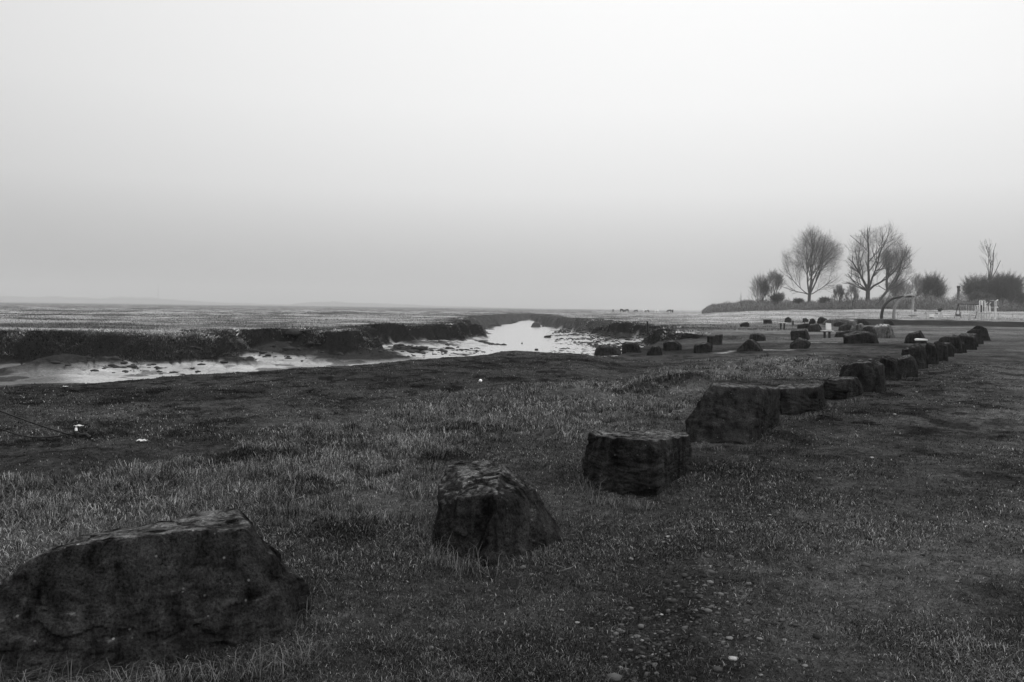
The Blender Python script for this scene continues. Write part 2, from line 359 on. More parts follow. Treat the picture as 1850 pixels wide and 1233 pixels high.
def tone_wet(z, q):
    x, y, r, a, s = q['x'], q['y'], q['r'], q['a'], q['s']
    pat = fbm2(x * .35, y * .35, 4, 61); pat2 = fbm2(x * 1.4, y * 1.4, 3, 62)
    tone = .046 + .03 * pat + .02 * pat2 + .014 * fbm2(x * 4, y * 4, 2, 63)
    tone = np.maximum(tone, .014) * (1 - .6 * sst(.10, .36, fbm2(x * 2.6, y * 2.6, 4, 64)) * sst(6, 12, r))  # dark spots painted in for the small shadows among the turf lumps
    # lighter dry strip of the worn track on the right
    side = sdf(x, y, [(0, 0)] + ROWLINE[1:] + [(200, 90), (200, -20)])
    tone = tone + .022 * sst(1.0, 6.0, side) * sst(5, 14, r) * (1 + 1.3 * pat)
    tone = np.where(side > 0, tone * (1 + .6 * sst(.3, 2.5, side)) + .03 * sst(22, 45, r), tone)
    gv = sdf(x, y, GRAV) + .25 * pat2
    tone = tone * (1 - .3 * sst(-.4, .6, gv))
    tone = tone * (1 - q['rough']) + q['rough'] * (.085 + .06 * pat2 + .04 * pat)
    # dark mossy mounds
    for (mx, my), mr, mh in MOUNDS:
        tone = tone * (1 - .65 * np.exp(-(((x - mx) ** 2 + (y - my) ** 2) / (mr * mr)) ** 2))
    # marsh beyond the creek
    streak = fbm2(x * .10, y * .30, 4, 71)
    far = sst(-.5, 4.0, -s) * (~q['nearside'] | (r > 75))
    marsh = .27 + .60 * streak + .10 * fbm2(x * .6, y * .6, 3, 72)
    marsh = np.clip(marsh, .09, .40)
    marsh = marsh * (1 - .55 * (1 - sst(.9, 3.0, -s)))
    fm = far * sst(34, 40, y + 0 * x) * (1 - sst(.19, .27, a) * (1 - sst(66, 90, y)))
    tone = tone * (1 - fm) + marsh * fm
    # far edge of the left marsh is darker
    tone = np.where((a < .1) & (r > 260), tone * .6 + .05, tone)
    # field between the boulders and the trees
    pq = sst(.17, .28, a) * sst(26, 62, y + 8 * pat)
    tone = tone * (1 - pq) + pq * (.13 + .10 * streak + .05 * pat2)
    pale = sst(.16, .24, a) * sst(72, 104, y + 6 * pat) * (1 - sst(.36, .40, a) * (y < 103))
    tone = tone * (1 - pale) + pale * np.clip(.36 + .30 * streak + .12 * pat2, .12, .55)
    pl = sst(.37, .41, a)
    for pa, pb, pw in ((P(1378, 630), P(1422, 630), .35), (P(1298, 633.5), P(1326, 632), .25), (P(1470, 622), P(1520, 622), .3)):
        kk = (1 - sst(pw * .5, pw * 1.2, pdist(x, y, [pa, pb]) + .3 * pat2)); tone = tone * (1 - kk) + .30 * kk
    tone = np.where((y > 104) & (pl > .5), np.clip(.36 + .30 * streak, .14, .55), tone)
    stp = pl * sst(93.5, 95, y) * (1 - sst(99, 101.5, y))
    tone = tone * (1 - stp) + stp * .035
    em = sst(.232, .25, a) * sst(217, 220, y)
    tone = tone * (1 - em) + em * (.13 + .05 * pat)
    # banks and mud
    bank = sst(-.9, -.1, s) * (1 - sst(q['wdt'] * .75, q['wdt'] * 1.1, s + .6 * pat))
    bk = np.where(q['nearside'], .04, .016)
    bank = np.where(q['nearside'], sst(.2, .8, s) * (1 - sst(1.5, 3, s)) * (a < .08), bank)
    bk = np.where(r > 95, .07, bk)
    mud = sst(q['wdt'] * .8, q['wdt'] * 1.1, s + .5 * pat)
    tone = tone * (1 - bank) + bk * bank
    mv = .21 + .08 * fbm2(x * .8, y * .8, 3, 81)
    mv = mv * (1 - .65 * sst(-.53, -.60, a + .05 * pat))
    grow = sst(.16, .30, fbm2(x * .45, y * .6, 4, 83)) * (a < -.02)      # patches of algae and slumped turf
    mv = mv * (1 - .6 * grow)
    sl = np.clip(q['slump'] * 5, 0, 1)
    mv = mv * (1 - sl) + .02 * sl
    tone = tone * (1 - mud) + mv * mud
    wet = mud * (1 - .8 * grow) * (1 - sl)
    wet = wet * (1 - .55 * sst(-.50, -.60, a + .06 * pat))
    tone = np.where(mud > .5, tone, tone * np.interp(r, [0, 15, 40, 90], [.60, .62, .62, .60]))
    return np.clip(tone, .005, .5), np.clip(wet, 0, 1)

def build_ground():
    ang = np.concatenate([np.linspace(-180, -42, 60)[:-1], np.linspace(-42, 42, 960), np.linspace(42, 180, 60)[1:-1]])
    ang = np.radians(ang); nc = len(ang)
    rad = np.concatenate([np.linspace(.05, 2.4, 14), np.geomspace(2.45, 110, 900), np.geomspace(110.6, 450, 300), np.geomspace(455, 5000, 90)]); nr = len(rad)
    A, RR = np.meshgrid(ang, rad); X = RR * np.sin(A); Y = RR * np.cos(A)
    x = X.ravel(); y = Y.ravel()
    z, q = H(x, y, True)
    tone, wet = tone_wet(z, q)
    idx = np.arange(nr * nc).reshape(nr, nc)
    a0 = idx[:-1, :]; b0 = np.roll(idx, -1, 1)[:-1, :]; c0 = np.roll(idx, -1, 1)[1:, :]; d0 = idx[1:, :]
    f = np.stack([a0, d0, c0, b0], -1).reshape(-1, 4)
    me = mesh_np('ground', np.stack([x, y, z], 1), f.ravel(), np.full(len(f), 4))
    fattr(me, 'tone', tone); fattr(me, 'wet', wet); smooth(me)
    tag(add('ground', me, M_GROUND), kind='structure')
build_ground()

def h1(x, y): return float(H(np.array([x]), np.array([y]))[0])
def hit(px, py, dmin=2.0, dmax=900):
    """where the ray of a photo pixel meets the land"""
    v = ray(px, py); ts = np.geomspace(dmin, dmax, 4000)
    xs = v.x * ts; ys = v.y * ts; zs = EYE + v.z * ts
    hz = H(xs, ys); k = np.nonzero(zs < hz)[0]
    i = k[0] if len(k) else len(ts) - 1
    return (xs[i], ys[i], hz[i])

# water
def build_water():
    m, n, b = newmat('estuary_water'); L = n.links; N = n.nodes.new
    b.inputs['Base Color'].default_value = (.30, .30, .30, 1); b.inputs['Roughness'].default_value = .2; b.inputs['IOR'].default_value = 1.33; b.inputs['Specular IOR Level'].default_value = .8
    geo = N('ShaderNodeNewGeometry'); mp = N('ShaderNodeMapping'); mp.inputs['Scale'].default_value = (1.2, 3.0, 1); L.new(geo.outputs['Position'], mp.inputs[0])
    no = N('ShaderNodeTexNoise'); no.inputs['Scale'].default_value = 2.5; no.inputs['Detail'].default_value = 5; L.new(mp.outputs[0], no.inputs['Vector'])
    bu = N('ShaderNodeBump'); bu.inputs['Strength'].default_value = .35; bu.inputs['Distance'].default_value = .02; L.new(no.outputs['Fac'], bu.inputs['Height']); L.new(bu.outputs[0], b.inputs['Normal'])
    pts = [(-90, 12), (-40, 18)] + [P(a, b_, WZ) for a, b_ in ((0, 715), (400, 690), (800, 660), (1100, 660), (1300, 620))] + [P(a, b_, WZ) for a, b_ in ((1250, 590), (1050, 570.5))] + [(40, 480), (-40, 480)] + [(-60, 45), (-95, 35)]
    bm = bmesh.new(); vs = [bm.verts.new((x, y, WZ)) for x, y in pts]; f = bm.faces.new(vs); bmesh.ops.triangulate(bm, faces=[f])
    bmesh.ops.recalc_face_normals(bm, faces=bm.faces[:])
    if bm.faces[:][0].normal.z < 0: bmesh.ops.reverse_faces(bm, faces=bm.faces[:])
    me = bpy.data.meshes.new('water'); bm.to_mesh(me); bm.free()
    tag(add('water', me, m), kind='structure')
build_water()

# far shore beyond the marsh, faint in the haze
def build_shore():
    D = 4500
    a0 = np.linspace(-.95, .02, 400)
    prof = np.interp(a0 * F + 925, [-500, 0, 130, 200, 240, 290, 400, 520, 545, 600, 690, 780, 960], [16, 18, 20, 17, 25, 16, 8, 3, 10, 14, 11, 5, 0])
    prof = prof * 1.8 * (1 + .25 * fbm2(a0 * 40, a0 * 0 + 3, 4, 3)) + .8
    v = []; f = []
    for j, (dd, hh) in enumerate(((0, 0), (10, .8), (120, 1.0), (420, 0))):
        for i, a in enumerate(a0):
            D2 = D + dd; v.append((a * D2, D2, .2 + prof[i] * hh - (.6 if hh == 0 else 0)))
    n = len(a0)
    for j in range(3):
        for i in range(n - 1): f.append((j*n+i, j*n+i+1, (j+1)*n+i+1, (j+1)*n+i))
    me = bpy.data.meshes.new('hills'); me.from_pydata(v, [], f); me.update()
    tag(add('hills', me, plain('far_shore_woods', .06, .95, .4, .02)), kind='structure')
build_shore()

# ------------------------------------------------------------------ boulders
_ico = {}
def ico(n):
    if n not in _ico:
        bm = bmesh.new(); bmesh.ops.create_icosphere(bm, subdivisions=n, radius=1.0)
        v = np.array([p.co[:] for p in bm.verts]); f = np.array([[q.index for q in fc.verts] for fc in bm.faces]); bm.free()
        _ico[n] = (v / np.linalg.norm(v, axis=1)[:, None], f)
    return _ico[n]
def hull_planes(pts, c):
    bm = bmesh.new()
    for p in pts: bm.verts.new(p)
    bmesh.ops.convex_hull(bm, input=bm.verts[:]); bm.normal_update()
    pl = []
    for f in bm.faces:
        n = np.array(f.normal[:]); d = float(n @ (np.array(f.verts[0].co[:]) - c))
        if d < 0: n, d = -n, -d
        if d < 1e-4: continue
        for k, (n2, d2, ar) in enumerate(pl):
            if n @ n2 > .95 and abs(d - d2) < .12 * d2 + .02:
                if f.calc_area() > ar: pl[k] = (n, d, f.calc_area())
                else: pl[k] = (n2, d2, ar)
                break
        else: pl.append((n, d, f.calc_area()))
    bm.free()
    return np.array([p[0] for p in pl]), np.array([p[1] for p in pl])
def rock(pts, label, lvl=5, seed=0, mat=None, name='boulder', cat='boulder', group=None, edge=22, warp=.10, disp=.03, strata=.010, sdir_=(0.15, 0.2, 1), parent=None, cuts=0):
    pts = np.array(pts, float); c = (pts.min(0) + pts.max(0)) / 2
    nrm, dist = hull_planes(pts, c)
    size = (pts.max(0) - pts.min(0)); S = float(size.mean())
    rgc = np.random.default_rng(seed * 7 + 1); nc_ = cuts or (16 if lvl >= 6 else 7)
    cn = rgc.normal(0, 1, (nc_, 3)); cn[:, 2] = np.abs(cn[:, 2]) * .8; cn /= np.linalg.norm(cn, axis=1)[:, None]
    cdist = ((pts - c) @ cn.T).max(0) * rgc.uniform(.88, .965, nc_)
    nrm = np.concatenate([nrm, cn]); dist = np.concatenate([dist, cdist])
    npl = 60 if lvl >= 6 else 22
    seeds_ = rgc.normal(0, 1, (npl, 3)); seeds_ /= np.linalg.norm(seeds_, axis=1)[:, None]; step_ = rgc.uniform(-1, 1, npl)
    dirs, faces = ico(lvl)
    scl = size / size.max()
    d = dirs * scl; d /= np.linalg.norm(d, axis=1)[:, None]
    wv = np.stack([fbm3(dirs * 2.3 + seed * 7.1, 4, seed + k * 11) for k in range(3)], 1)
    wv2 = np.stack([fbm3(dirs * 9 + seed * 3.1, 4, seed + k * 13) for k in range(3)], 1)
    dw = d + warp * wv; dw /= np.linalg.norm(dw, axis=1)[:, None]
    q = np.maximum((dw + .035 * wv2) @ nrm.T / dist[None, :], 1e-6)
    r = np.power(np.power(q, edge).sum(1), -1 / edge)
    p = d * r[:, None]
    sp = p / S
    un = p / (size / 2); un /= np.linalg.norm(un, axis=1)[:, None]; un = un + .10 * wv2
    plate = step_[np.argmax(un @ seeds_.T, axis=1)]          # flakes split off between the fractures
    lay = sp @ (np.array(sdir_) / np.linalg.norm(sdir_))
    l2 = lay * 7 + .8 * fbm3(sp * 1.8, 3, seed + 5)
    st = (l2 - np.floor(l2)); st = np.where(st < .8, st / .8, (1 - st) / .2)          # ledges of the bedding
    rid = 1 - np.abs(fbm3(sp * 3.2 + seed, 4, seed + 9)) * 2.2
    dd = disp * S * (fbm3(sp * 4.5 + seed, 5, seed + 2) * 1.6 + .35 * fbm3(sp * 18 + seed, 3, seed + 3)) - .5 * disp * S * np.maximum(rid - .75, 0) * 4 * .5 + strata * S * (st - .5) * (.5 + .5 * vn3(sp * 2 + 3, seed))
    for cs_, cw_, cd_ in ((.9, .016, .022), (1.7, .012, .012)):
        c_ = np.abs(fbm3(sp * np.array([cs_, cs_, cs_ * .35]) + seed * 1.7 + cs_, 4, seed + 22)); dd = dd - cd_ * S * (1 - sst(0, cw_, c_)) * sst(-.1, .25, vn3(sp * 1.7 + seed + cs_, seed + 4))
    dd = dd + .011 * S * plate
    p = p + d * dd[:, None]
    o = np.array([c[0], c[1], pts[:, 2].min()])
    me = mesh_np(name, p + c - o, faces.ravel(), np.full(len(faces), 3)); smooth(me)
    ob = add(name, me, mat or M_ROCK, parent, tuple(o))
    if parent is None: tag(ob, label, cat, group)
    return ob

G_ROW = 'line of dark boulders along the track'
G_MID = 'loose boulders on the grass by the creek'
G_FAR = 'heaped boulders beside the bench'
# five nearest, built corner by corner
rock([V(-70, 1090, 3.5), V(0, 1068, 3.6), V(95, 1000, 3.72), V(185, 985, 3.9), V(300, 965, 4.0), V(370, 968, 4.03), V(450, 955, 4.1), V(505, 968, 4.2),
      V(180, 962, 4.5), V(330, 935, 4.75), V(418, 918, 4.8), V(455, 930, 4.75), V(552, 1040, 4.45), V(556, 1100, 4.3), V(545, 1020, 4.8),
      V(60, 1260, 3.42), V(-80, 1260, 3.4), V(200, 1275, 3.5), V(400, 1215, 3.72), V(520, 1170, 3.9), V(545, 1150, 4.3), V(420, 1000, 5.1), V(100, 1010, 4.6), V(-80, 1120, 4.3), V(520, 1120, 5.1), V(-60, 1200, 4.4)],
     'huge dark lichen-flecked boulder cut by the bottom left corner', 7, 3, edge=90, warp=.02, disp=.016, strata=.004, sdir_=(.9, .1, .5), group=G_ROW)
rock([V(783, 913, 5.5), V(893, 893, 5.2), V(805, 842, 6.1), V(835, 833, 6.2), V(915, 834, 6.1), V(945, 868, 5.9), V(962, 888, 5.8), V(1012, 955, 5.85), V(1022, 985, 5.8),
      V(862, 1030, 5.1), V(790, 1000, 5.45), V(800, 1010, 6.4), V(1000, 990, 6.3), V(900, 1040, 5.12), V(878, 1010, 5.08)],
     'wedge-shaped boulder with a stepped pale top and black left face', 7, 5, edge=110, warp=.015, disp=.012, strata=.010, cuts=5, sdir_=(.3, -.25, 1), group=G_ROW)
rock([V(1047, 835, 7.5), V(1075, 787, 7.35), V(1182, 797, 7.05), V(1247, 785, 8.1), V(1130, 779, 8.3), V(1085, 781, 8.0), V(1253, 850, 8.0), V(1252, 872, 8.05), V(1187, 905, 7.05), V(1120, 915, 7.15), V(1070, 895, 7.4), V(1060, 875, 8.2), V(1240, 860, 8.8), V(1236, 784, 8.6)],
     'squat block with a flat top and smooth paler right face', 7, 8, edge=110, warp=.015, disp=.014, strata=.006, cuts=4, sdir_=(-.5, .2, 1), group=G_ROW)
rock([V(1283, 698, 9.9), V(1266, 718, 9.75), V(1236, 765, 9.6), V(1246, 806, 9.5), V(1262, 815, 9.4), V(1324, 822, 9.4), V(1356, 808, 9.45), V(1369, 776, 9.6), V(1382, 701, 9.8), V(1412, 701, 11.2), V(1409, 762, 11.2), V(1394, 792, 10.8), V(1300, 693, 11.2), V(1250, 760, 10.8), V(1260, 800, 10.8)],
     'tall smooth dark boulder with a slanting left edge', 6, 12, edge=110, warp=.015, disp=.009, strata=.006, sdir_=(1, 0, .1), group=G_ROW)
rock([V(1402, 702, 12.0), V(1474, 700, 12.4), V(1490, 699, 13.4), V(1494, 750, 13.3), V(1474, 764, 12.5), V(1414, 772, 12.0), V(1400, 700, 13.6), V(1468, 693, 14.0), V(1410, 693, 13.9), V(1488, 745, 14), V(1405, 755, 13.8)],
     'straight-sided block close behind the tall smooth boulder', 6, 15, edge=110, warp=.015, disp=.011, strata=.008, group=G_ROW)
rock([V(1490, 699, 14.3), V(1531, 686, 14.2), V(1549, 683, 15.3), V(1562, 700, 15.6), V(1563, 722, 15.6), V(1530, 735, 14.3), V(1490, 738, 14.4), V(1487, 690, 16), V(1548, 679, 16.4), V(1500, 681, 16.6), V(1555, 712, 16.5), V(1490, 725, 16)],
     'low block with a bright flat top and a cracked sloping end', 6, 18, edge=110, warp=.015, disp=.011, strata=.008, group=G_ROW)

def outline_rock(pts, base_y, label, seed, thick=.75, fx=.5, lvl=5, mat=None, group=None, fs=.8, d=None, **kw):
    xs = [p[0] for p in pts]; ys = [p[1] for p in pts]
    cx = (min(xs) + max(xs)) / 2
    if d is None: d = hit(cx, base_y)[1]
    wm = (max(xs) - min(xs)) * d / F; t = thick * wm
    ax = min(xs) + (max(xs) - min(xs)) * fx; ay = base_y
    Pn = []
    for x, y in pts:
        Pn.append(V(x, y, d + .45 * t))
        Pn.append(V(ax + (x - ax) * fs, ay + (y - ay) * (fs + .05), d + .03 * t))
        bx = min(xs) + (max(xs) - min(xs)) * (1 - fx)
        Pn.append(V(bx + (x - bx) * fs, ay + (y - ay) * (fs + .1), d + t))
    for p in list(Pn):
        if p[2] < h1(p[0], p[1]) + .2: Pn.append((p[0], p[1], p[2] - .25))
    return rock(Pn, label, lvl, seed, mat, group=group, edge=kw.pop('edge', 100), warp=kw.pop('warp', .025), **kw)
def T(lst, ox, oy, s): return [(ox + a / s, oy + b / s) for a, b in lst]

o2 = lambda l: T(l, 1480, 600, 4.932)
o5 = lambda l: T(l, 1600, 550, 7.384)
row = [
 (o2([(180,400),(180,340),(235,290),(330,245),(480,245),(575,290),(592,465),(500,540),(400,545)]), 709, 'layered brown-black boulder with a hollowed left end, behind the low bright-topped block'),
 (o2([(590,300),(540,215),(620,210),(690,240),(735,415),(700,425),(600,430)]), 687, 'boulder with a pale sloping right edge, next beyond the layered one'),
 (o2([(690,230),(800,192),(850,230),(882,310),(872,372),(760,402),(735,402)]), 682, 'small wedge with a pale lit ridge along its top in the line'),
 (o2([(735,200),(740,155),(880,95),(930,125),(955,180),(972,315),(885,335),(820,260)]), 667, 'boulder with a white fleck below its crest and a tapering left tail'),
 (o2([(955,85),(1030,110),(1070,265),(970,295),(940,180)]), 659, 'upright slab leaning left, in the middle of the boulder line'),
 (o2([(1020,95),(1050,75),(1100,95),(1145,120),(1150,245),(1075,262)]), 653, 'upright block with a paler right side, behind the leaning slab'),
 (o2([(1110,95),(1170,90),(1205,130),(1203,215),(1150,225)]), 645, 'small rounded block just before the humped boulder'),
 (o2([(1060,65),(1130,45),(1200,18),(1250,40),(1275,100),(1272,190),(1210,192),(1150,90)]), 639, 'humped boulder with a long low left shoulder in the line'),
 (o2([(1270,95),(1290,85),(1318,182),(1275,188)]), 638, 'narrow pale-tipped stone at the right foot of the humped boulder'),
 (o2([(1240,30),(1260,20),(1390,35),(1402,150),(1320,162),(1262,95)]), 632.5, 'flat-topped block right behind the humped boulder'),
 (o2([(1250,22),(1280,10),(1410,15),(1420,70),(1415,130),(1380,140)]), 627, 'flat-topped block half hidden near the end of the line'),
 (o5([(1070,385),(1190,340),(1280,347),(1302,490),(1230,505),(1150,470)]), 617.5, 'block with a bright top edge, last but one in the line'),
 (o5([(1090,370),(1240,285),(1340,320),(1370,400),(1405,502),(1380,508),(1290,495)]), 618, 'peaked boulder with a straight right slope ending the line'),
]
for i, (pl_, by, lb) in enumerate(row):
    dd = hit((min(p[0] for p in pl_) + max(p[0] for p in pl_)) / 2, by)[1]
    outline_rock(pl_, by, lb, 30 + i, thick=.8, fx=.28, lvl=5 if i > 3 else 6, group=G_ROW, fs=.84, d=dd + {11: -3.0, 12: .5}.get(i, 0), disp=.014, edge=100, warp=.02)

r3 = lambda l: T(l, 1050, 540, 6.167)
r4 = lambda l: T(l, 1350, 560, 7.384)
r7 = lambda l: T(l, 1420, 570, 8.409)
mid = [
 (r3([(145,625),(150,570),(200,530),(300,525),(420,545),(450,580),(440,632)]), 643, 'long low boulder at the water\'s edge, leftmost of the scattered ones', M_ROCK),
 (r3([(450,595),(455,510),(490,480),(600,485),(650,520),(668,585),(560,602)]), 637.5, 'block with a step on its right, beside the long low boulder', M_ROCK),
 (r3([(728,600),(800,525),(860,520),(890,545),(908,628),(740,634)]), 643, 'tent-shaped boulder below the black post', M_ROCK),
 (r3([(918,577),(912,490),(960,460),(1040,462),(1110,505),(1122,560),(1000,582)]), 634, 'boulder with a split top to the right of the tent-shaped one', M_ROCK),
 (r3([(1255,592),(1250,515),(1330,500),(1400,478),(1467,515),(1452,602)]), 638, 'two-lobed boulder beside the bright puddle', M_ROCK),
 (r3([(1400,475),(1405,410),(1500,400),(1580,400),(1572,492),(1510,512)]), 623.5, 'boxy two-toned boulder behind the two-lobed one', M_ROCKM),
 (r4([(-160,545),(-60,470),(20,405),(90,400),(160,450),(218,545),(60,558)]), 635.5, 'pyramid-shaped boulder with grassy foot at the left end of the puddle', M_ROCKM),
 (r4([(20,405),(40,320),(90,305),(200,320),(247,360),(247,420)]), 617, 'round-backed boulder behind the pyramid-shaped one', M_ROCKM),
 (r4([(570,512),(568,450),(640,400),(710,375),(800,400),(850,450),(785,492),(600,522)]), 630, 'tilted grass-covered boulder at the right end of the puddle', M_ROCKM),
 (r4([(590,405),(570,290),(620,265),(780,252),(815,290),(842,385)]), 615, 'leaning square boulder behind the tilted grass-covered one', M_ROCKM),
 ([(1337,590),(1338,586),(1342,583),(1350,581.5),(1354,585),(1354,590.5),(1345,592)], 591, 'small far boulder standing alone in the pale field', M_ROCKM),
 (r4([(213,188),(215,128),(310,125),(332,150),(330,190)]), 585.5, 'small brick-shaped far boulder in the pale field', M_ROCKM),
 (r4([(495,177),(500,115),(545,92),(590,120),(593,177)]), 583.7, 'loaf-shaped far boulder beyond the white-topped table', M_ROCKM),
]
for i, (pl_, by, lb, mt) in enumerate(mid):
    outline_rock(pl_, by, lb, 60 + i, thick=.8, fx=.45, lvl=5, mat=mt, group=G_MID, disp=.014)
far = [
 (r4([(737,167),(740,112),(785,108),(820,135),(817,170)]), 583, 'small squarish boulder at the far left of the heap', M_ROCKM),
 (r4([(815,178),(840,120),(880,110),(910,140),(917,188),(860,192)]), 586, 'small dome-shaped boulder next to the squarish one', M_ROCKM),
 (r7([(465,125),(485,50),(530,18),(570,28),(625,52),(610,100),(560,128)]), 585.5, 'sharply peaked boulder at the back of the heap', M_ROCKM),
 (r7([(540,120),(560,85),(650,65),(870,75),(1080,70),(1085,130),(760,150),(680,165),(560,165)]), 588.5, 'long pale slab lying along the back of the heap', M_ROCKP),
 (r7([(1080,125),(1100,60),(1150,42),(1230,60),(1280,100),(1297,152),(1130,155)]), 588, 'dark round-topped boulder at the back right of the heap', M_ROCKM),
 (r7([(1480,115),(1500,60),(1550,50),(1590,60),(1645,100),(1642,158),(1600,158)]), 588.7, 'rounded boulder behind the biggest pale one, under the curved poles', M_ROCKM),
 (r7([(160,207),(165,145),(230,130),(370,130),(372,203)]), 594.5, 'low oblong boulder on the left of the heap', M_ROCKM),
 (r7([(330,205),(370,150),(440,120),(490,120),(545,190),(548,258),(360,252)]), 600, 'pale-topped boulder with a ridge, just left of the bench', M_ROCKM),
 (r7([(720,160),(735,115),(830,92),(892,112),(850,165),(770,175)]), 590.5, 'small dark boulder in front of the long pale slab', M_ROCKM),
 (r7([(790,235),(800,165),(860,145),(1000,150),(985,200),(965,238)]), 598, 'oblong boulder between the bench and the ridged one', M_ROCKM),
 (r7([(960,235),(990,180),(1080,132),(1160,125),(1200,160),(1190,210),(1100,242)]), 598.5, 'rough grey boulder rising to the right in the heap', M_ROCKP),
 (r7([(1140,250),(1165,190),(1230,160),(1310,165),(1390,200),(1390,330),(1250,330)]), 603, 'dark boulder leaning on the left side of the biggest pale one', M_ROCKM),
 (r7([(1330,250),(1310,170),(1420,130),(1560,130),(1610,180),(1640,260),(1650,335),(1400,350)]), 611.5, 'biggest pale mottled boulder at the right end of the heap', M_ROCKP),
 (r7([(720,325),(740,270),(830,245),(1000,230),(1055,240),(1000,310),(870,345)]), 610, 'low half-buried boulder just right of the bench legs', M_ROCKM),
 (r7([(870,365),(870,290),(970,265),(1120,245),(1300,255),(1380,290),(1415,390),(1402,435),(900,435)]), 621.5, 'long dark round-shouldered boulder at the front of the heap', M_ROCK),
]
for i, (pl_, by, lb, mt) in enumerate(far):
    outline_rock(pl_, by, lb, 90 + i, thick=.6 if i in (3, 14) else .8, fx=.45, lvl=4 if i not in (12, 14) else 5, mat=mt, group=G_FAR, disp=.014)
outline_rock(o5([(245,515),(255,440),(290,405),(380,380),(450,350),(490,385),(548,472),(545,500),(380,522)]), 621, 'peaked boulder on the grass left of the line, behind the white slab', 120, thick=.8, fx=.45, lvl=5, mat=M_ROCK, group=G_MID)

# ------------------------------------------------------------------ grass
def blades(name, x, y, length, width, tone, lean, label, cat='grass', az=None, zoff=0, droop=.5, mat=None, z=None):
    n = len(x)
    if z is None: z = H(x, y) - .008 + zoff
    if az is None: az = RNG.uniform(0, 2 * np.pi, n)
    face = az + np.pi / 2 + RNG.normal(0, .5, n)
    dx, dy = np.cos(az), np.sin(az); wx, wy = np.cos(face) * width / 2, np.sin(face) * width / 2
    l1 = length * .55; th1 = lean * .6; th2 = lean + droop
    mx = x + dx * l1 * np.sin(th1); my = y + dy * l1 * np.sin(th1); mz = z + l1 * np.cos(th1)
    l2 = length * .45
    tx = mx + dx * l2 * np.sin(th2); ty = my + dy * l2 * np.sin(th2); tz = mz + l2 * np.cos(th2)
    v = np.empty((n, 5, 3), np.float32)
    v[:, 0] = np.stack([x - wx, y - wy, z], 1); v[:, 1] = np.stack([x + wx, y + wy, z], 1)
    v[:, 2] = np.stack([mx + wx * .8, my + wy * .8, mz], 1); v[:, 3] = np.stack([mx - wx * .8, my - wy * .8, mz], 1)
    v[:, 4] = np.stack([tx, ty, tz], 1)
    b = (np.arange(n) * 5)[:, None]
    f = np.concatenate([b + 0, b + 1, b + 2, b + 3, b + 3, b + 2, b + 4], 1).ravel()
    lt = np.tile([4, 3], n)
    me = mesh_np(name, v.reshape(-1, 3), f, lt)
    fattr(me, 'tone', np.repeat(tone, 5))
    o = add(name, me, mat or M_BLADE); tag(o, label, cat, kind='stuff')
    return o

def polar(n, r0, r1, amax=37, p=1.0):
    a = np.radians(RNG.uniform(-amax, amax, n)); u = RNG.uniform(0, 1, n)
    r = (r0 ** -p + u * (r1 ** -p - r0 ** -p)) ** (-1 / p)
    return r * np.sin(a), r * np.cos(a), r

def turf():
    x, y, r = polar(950000, 2.9, 30, p=.95)
    z, q = H(x, y, True)
    bare = sst(-.1, .4, sdf(x, y, GRAV) + .3 * fbm2(x * 1.4, y * 1.4, 3, 62))
    patch = fbm2(x * .9, y * .9, 3, 101)
    keep = (q['s'] < .2) & (RNG.uniform(0, 1, len(x)) < (1 - .9 * bare) * np.clip(.75 + 1.2 * patch, .3, 1))
    x, y, r, z = x[keep], y[keep], r[keep], z[keep]; ro = q['rough'][keep]; n = len(x); patch = patch[keep]
    tone, _ = tone_wet(z, {k: v[keep] for k, v in q.items()})
    dry = RNG.uniform(0, 1, n) < .10 + .15 * ro + .12 * (patch > .15)
    tn = tone * RNG.lognormal(-.12, .75, n); tn = np.where(dry, np.clip(tn * 4.2, 0, .34), tn)
    ln = RNG.uniform(.014, .045, n) * (1 + .5 * patch) * (1 + 1.4 * ro); wd = .0022 * np.maximum(1, r / 3.6) * RNG.uniform(.7, 1.4, n)
    blades('turf_grass', x, y, ln, wd, tn, RNG.uniform(.3, 1.5, n), 'short cropped grass over the near ground', z=z - .006)
turf()
def tussocks():
    # long pale drooping grass in clumps
    n = 19000
    x, y, r = polar(n, 3.2, 42, p=.45)
    z, q = H(x, y, True)
    cl = fbm2(x * 1.3, y * 1.3, 3, 111)
    keep = (RNG.uniform(0, 1, n) < q['rough'] * np.clip(.38 + 2.4 * cl, .02, 1) ) & (q['s'] < -.3)
    x, y, r, cl = x[keep], y[keep], r[keep], cl[keep]
    m = np.clip((1100 / (r + 4)), 22, 120).astype(int)
    cx = np.repeat(x, m); cy = np.repeat(y, m); cr_ = np.repeat(r, m); cs = np.repeat(RNG.uniform(.4, 1.4, len(x)), m); ct = np.repeat(np.minimum(RNG.lognormal(-.1, .45, len(x)), 1.7), m)
    n = len(cx); az = RNG.uniform(0, 2 * np.pi, n); rr = RNG.uniform(0, 1, n) ** .8 * .10 * cs; lean_ = .15 + rr / (.10 * cs) * RNG.uniform(.5, 1.3, n)
    bx = cx + rr * np.cos(az); by = cy + rr * np.sin(az)
    ln = RNG.uniform(.07, .20, n) * cs
    wd = .0024 * np.maximum(1, cr_ / 6)
    tn = np.where(RNG.uniform(0, 1, n) < .5, RNG.uniform(.06, .25, n), RNG.uniform(.015, .06, n)) * ct
    blades('tussock_grass', bx, by, ln, wd, tn, lean_, 'long pale dead grass in drooping tussocks across the middle ground', az=az + RNG.normal(0, .6, n), droop=1.35)
tussocks()
